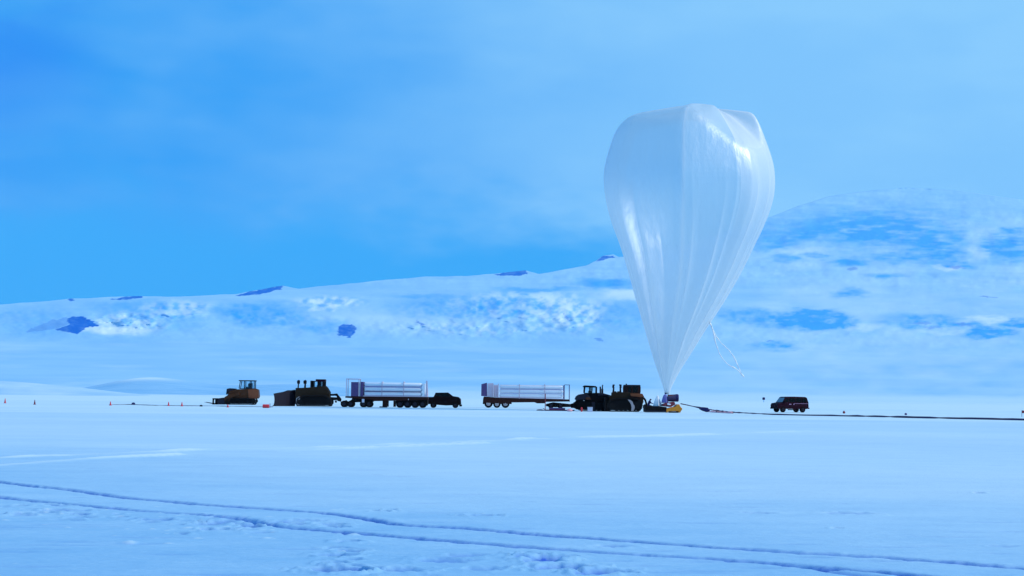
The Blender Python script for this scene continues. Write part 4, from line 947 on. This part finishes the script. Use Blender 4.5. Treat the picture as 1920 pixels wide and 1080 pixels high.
a, b = Vector(at(1312, 765.5, Ys - 2)), Vector(at(1330, 769.5, Ys - 3.4))
mb = MB(); mb.tube([a, a.lerp(b, .3), a.lerp(b, .75), b], [.12, .22, .27, .1], 10); o = mb.build('sleeve_clamp', M['dkblue'], tr_root, smooth=True); o.location = -Vector(train[0])
laid('ground_cloth', [gp(1328, 772.5, .03), gp(1350, 774.2, .03), gp(1372, 775.3, .03)], .16, M['pink'], 'faded pinkish ground cloth under the start of the dark sleeve', 'cloth')
laid('rope', [gp(205, 759.6, .05), gp(240, 759.3, .08), gp(300, 760.8, .04), gp(400, 762, .06), gp(470, 763, .04), gp(512, 763.5, .05)], .036, M['cable'], 'dark rope lying on the snow along the row of markers left of the loader', 'rope')

# markers
def cone(px, py, hpx, col, label, dark=False):
    x, y = G(px, py); s = FPX / y; h = hpx / s
    root = empty('marker_cone', (x, y, 0), label=label, cat='marker cone', group='small markers along the snow')
    mb = MB(); mb.box(-.16, .16, -.16, .16, 0, .04); mb.build('base', M[col], root)
    mb = MB(); mb.tube([(0, 0, .04), (0, 0, h * .55), (0, 0, h)], [.13, .08, .03], 12); mb.build('cone', M[col], root)
cone(9.5, 756, 9, 'red', 'tiny red marker cone furthest left on the snow')
cone(65, 758.6, 9, 'dred', 'tiny dark red marker cone second from the left')
cone(207, 760.5, 8, 'red', 'tiny red marker cone at the left end of the dark rope')
cone(316, 761.2, 8, 'red', 'tiny red marker cone just left of another red one, before the loader')
cone(341, 761.8, 8, 'red', 'tiny red marker cone nearest to the left of the loader forks')
cone(427, 764, 6, 'red', 'tiny red marker cone in front of the loader')
def flagpost(px, py, hpx, cloth, label, flag=True):
    x, y = G(px, py); s = FPX / y; h = hpx / s
    root = empty('flag_marker', (x, y, 0), label=label, cat='flag marker', group='dark flag markers on the snow')
    mb = MB(); mb.tube([(0, 0, 0), (0, 0, h)], .025, 6); mb.build('pole', M['cable'], root)
    mb = MB(); mb.prism([(0.02, h), (.42, h - .05), (.40, h - .30), (0.02, h - .33)], -.02, .02); mb.build('flag', M[cloth], root)
x, y = G(1916, 782); 
flagpost(1916, 781.5, 12, 'dred', 'dark thin flag marker at the far right edge of the snow')
def bundle(px, py, w_, h_, mat, name, label, cat, lift=0):
    x, y = G(px, py); s = FPX / y; a, b = w_ / s / 2, h_ / s
    mb = MB(); n = 14; rr = random.Random(int(px)); v = []; L = 7
    for j in range(L):
        t = j / (L - 1); r_ = math.sin(math.pi * (.18 + .8 * t) / 1.02) ** .6
        for i in range(n):
            an = 2 * math.pi * i / n; k = r_ * (1 + rr.uniform(-.10, .10)); v.append((a * k * math.cos(an), a * .8 * k * math.sin(an), b * t))
    mb.add(v, [(j * n + i, j * n + (i + 1) % n, (j + 1) * n + (i + 1) % n, (j + 1) * n + i) for j in range(L - 1) for i in range(n)] + [tuple(range(n - 1, -1, -1)), tuple((L - 1) * n + i for i in range(n))])
    o = mb.build(name, M[mat], None, smooth=True); o.location = (x, y, lift); return tag(o, label, cat)
bundle(250, 759, 7, 4.5, 'dkblue', 'sandbag', 'small dark sandbag resting above the dark rope between red cones', 'sandbag')
bundle(377, 762.3, 6, 3.2, 'black', 'sandbag', 'flat black sandbag on the snow just left of the loader', 'sandbag')
bundle(1582.5, 775.3, 5, 5, 'dred', 'sandbag', 'small dark red sandbag on the snow right of the van', 'sandbag')
bundle(1698.5, 778.2, 5, 4, 'violet', 'sandbag', 'faint violet sandbag lying on the snow between the dark red one and the picture edge', 'sandbag')
# distant dark marker left of the van
x, y = G(1432, 754.5)
mb = MB(); r = 0
mk = empty('distant_marker', (x, y, 0), label='dark drum shaped marker on a post far beyond the van', cat='marker')
h = FPX and (754.5 - 745.0) / (FPX / y); a = 2.6 / (FPX / y)
mb = MB(); mb.tube([(0, 0, 0), (0, 0, h * .7)], a * .22, 8); mb.build('post', M['snow'], mk)
mb = MB(); mb.tube([(0, 0, h * .5), (0, 0, h * .58), (0, 0, h * .92), (0, 0, h)], [a * .7, a, a, a * .6], 14); mb.build('drum', M['dkblue'], mk)
# things in front of the right trailer
def thing_at(px, py, name, label, cat): x, y = G(px, py); return empty(name, (x, y, 0), label=label, cat=cat), FPX / y
r, s = thing_at(1050, 770.6, 'cargo_sled', 'dark red flat cargo sled on the snow under the right end of the right trailer', 'sled')
mb = MB(); w_ = 28 / s; mb.prism([(-w_, .10), (-w_ - .3, .30), (-w_ - .2, .30), (-w_ + .1, .16), (w_, .16), (w_, .10)], 0, .9); mb.build('deck', M['dred'], r)
for yy in (.05, .75):
    mb = MB(); mb.box(-w_ + .1, w_ - .1, yy, yy + .1, 0, .099); mb.build('runner', M['dkblue'], r)
mb = MB(); mb.box(-w_ + .5, w_ * .35, .2, .7, .161, .38); mb.build('strapped_load', M['violet'], r, .05)
bundle(1068, 771.4, 11, 5, 'pink', 'duffel_bag', 'pinkish bag on the snow at the right end of the red cargo sled', 'bag')
bundle(1013, 770.0, 15, 2.6, 'dkblue', 'tarp', 'flat dark blue tarp at the foot of the red post', 'tarp')
r, s = thing_at(1022.2, 770.3, 'red_post', 'thin tall brownish red post standing before the right tube trailer', 'post')
mb = MB(); mb.tube([(0, 0, 0), (0, 0, 32 / s)], .05, 8); mb.build('pole', M['dred'], r); mb = MB(); mb.box(-.15, .15, -.15, .15, 0, .05); mb.build('foot', M['dkblue'], r)
r, s = thing_at(1090.5, 771.9, 'fire_extinguisher', 'slim dark red cylinder standing before the tractor track', 'extinguisher')
mb = MB(); h = 9 / s; mb.tube([(0, 0, 0), (0, 0, h * .8), (0, 0, h * .9)], [.10, .10, .05], 12); mb.build('cylinder', M['red'], r); mb = MB(); mb.box(-.03, .10, -.02, .02, h * .9, h); mb.build('valve', M['black'], r)
r, s = thing_at(1106.5, 772.3, 'supply_crate', 'pale blue crate on the snow before the tractor track', 'crate')
mb = MB(); w_ = 4.6 / s; h = 9 / s; mb.box(-w_, w_, 0, w_ * 1.6, 0, h * .85); mb.build('box', M['crate'], r, .02); mb = MB(); mb.box(-w_ - .02, w_ + .02, -.02, w_ * 1.6 + .02, h * .86, h); mb.build('lid', M['crate'], r, .02)
r, s = thing_at(498, 765, 'fuel_drum', 'bright red drum lying on the snow between loader and first bulldozer', 'drum')
mb = MB(); w_ = 6 / s; mb.tube([(-w_, .25, .22), (w_, .25, .22)], .22, 16); mb.build('drum', M['red'], r, .03)
for xx in (-w_ * .4, w_ * .4):
    mb = MB(); mb.tube([(xx - .02, .25, .22), (xx + .02, .25, .22)], .235, 16); mb.build('hoop', M['red'], r)
mb = MB(); mb.tube([(w_ + .1, .25, 0), (w_ + .1, .25, .55)], .03, 6); mb.build('stake', M['dkblue'], r)

# ------------------------------------------------------------------ air
mb = MB()
mb.box(-29000, 29000, -900, 36500, -6.0, 4200)
m_, t_, b_, q_ = new_mat('air'); t_.nodes.remove(b_)
pv = N(t_, 'ShaderNodeVolumePrincipled'); pv.inputs['Density'].default_value = 6.5e-6; pv.inputs['Color'].default_value = (0.50, 0.82, 1.0, 1)
t_.links.new(pv.outputs[0], t_.nodes['Material Output'].inputs['Volume'])
o = mb.build('haze', m_); tag(o, kind='stuff')
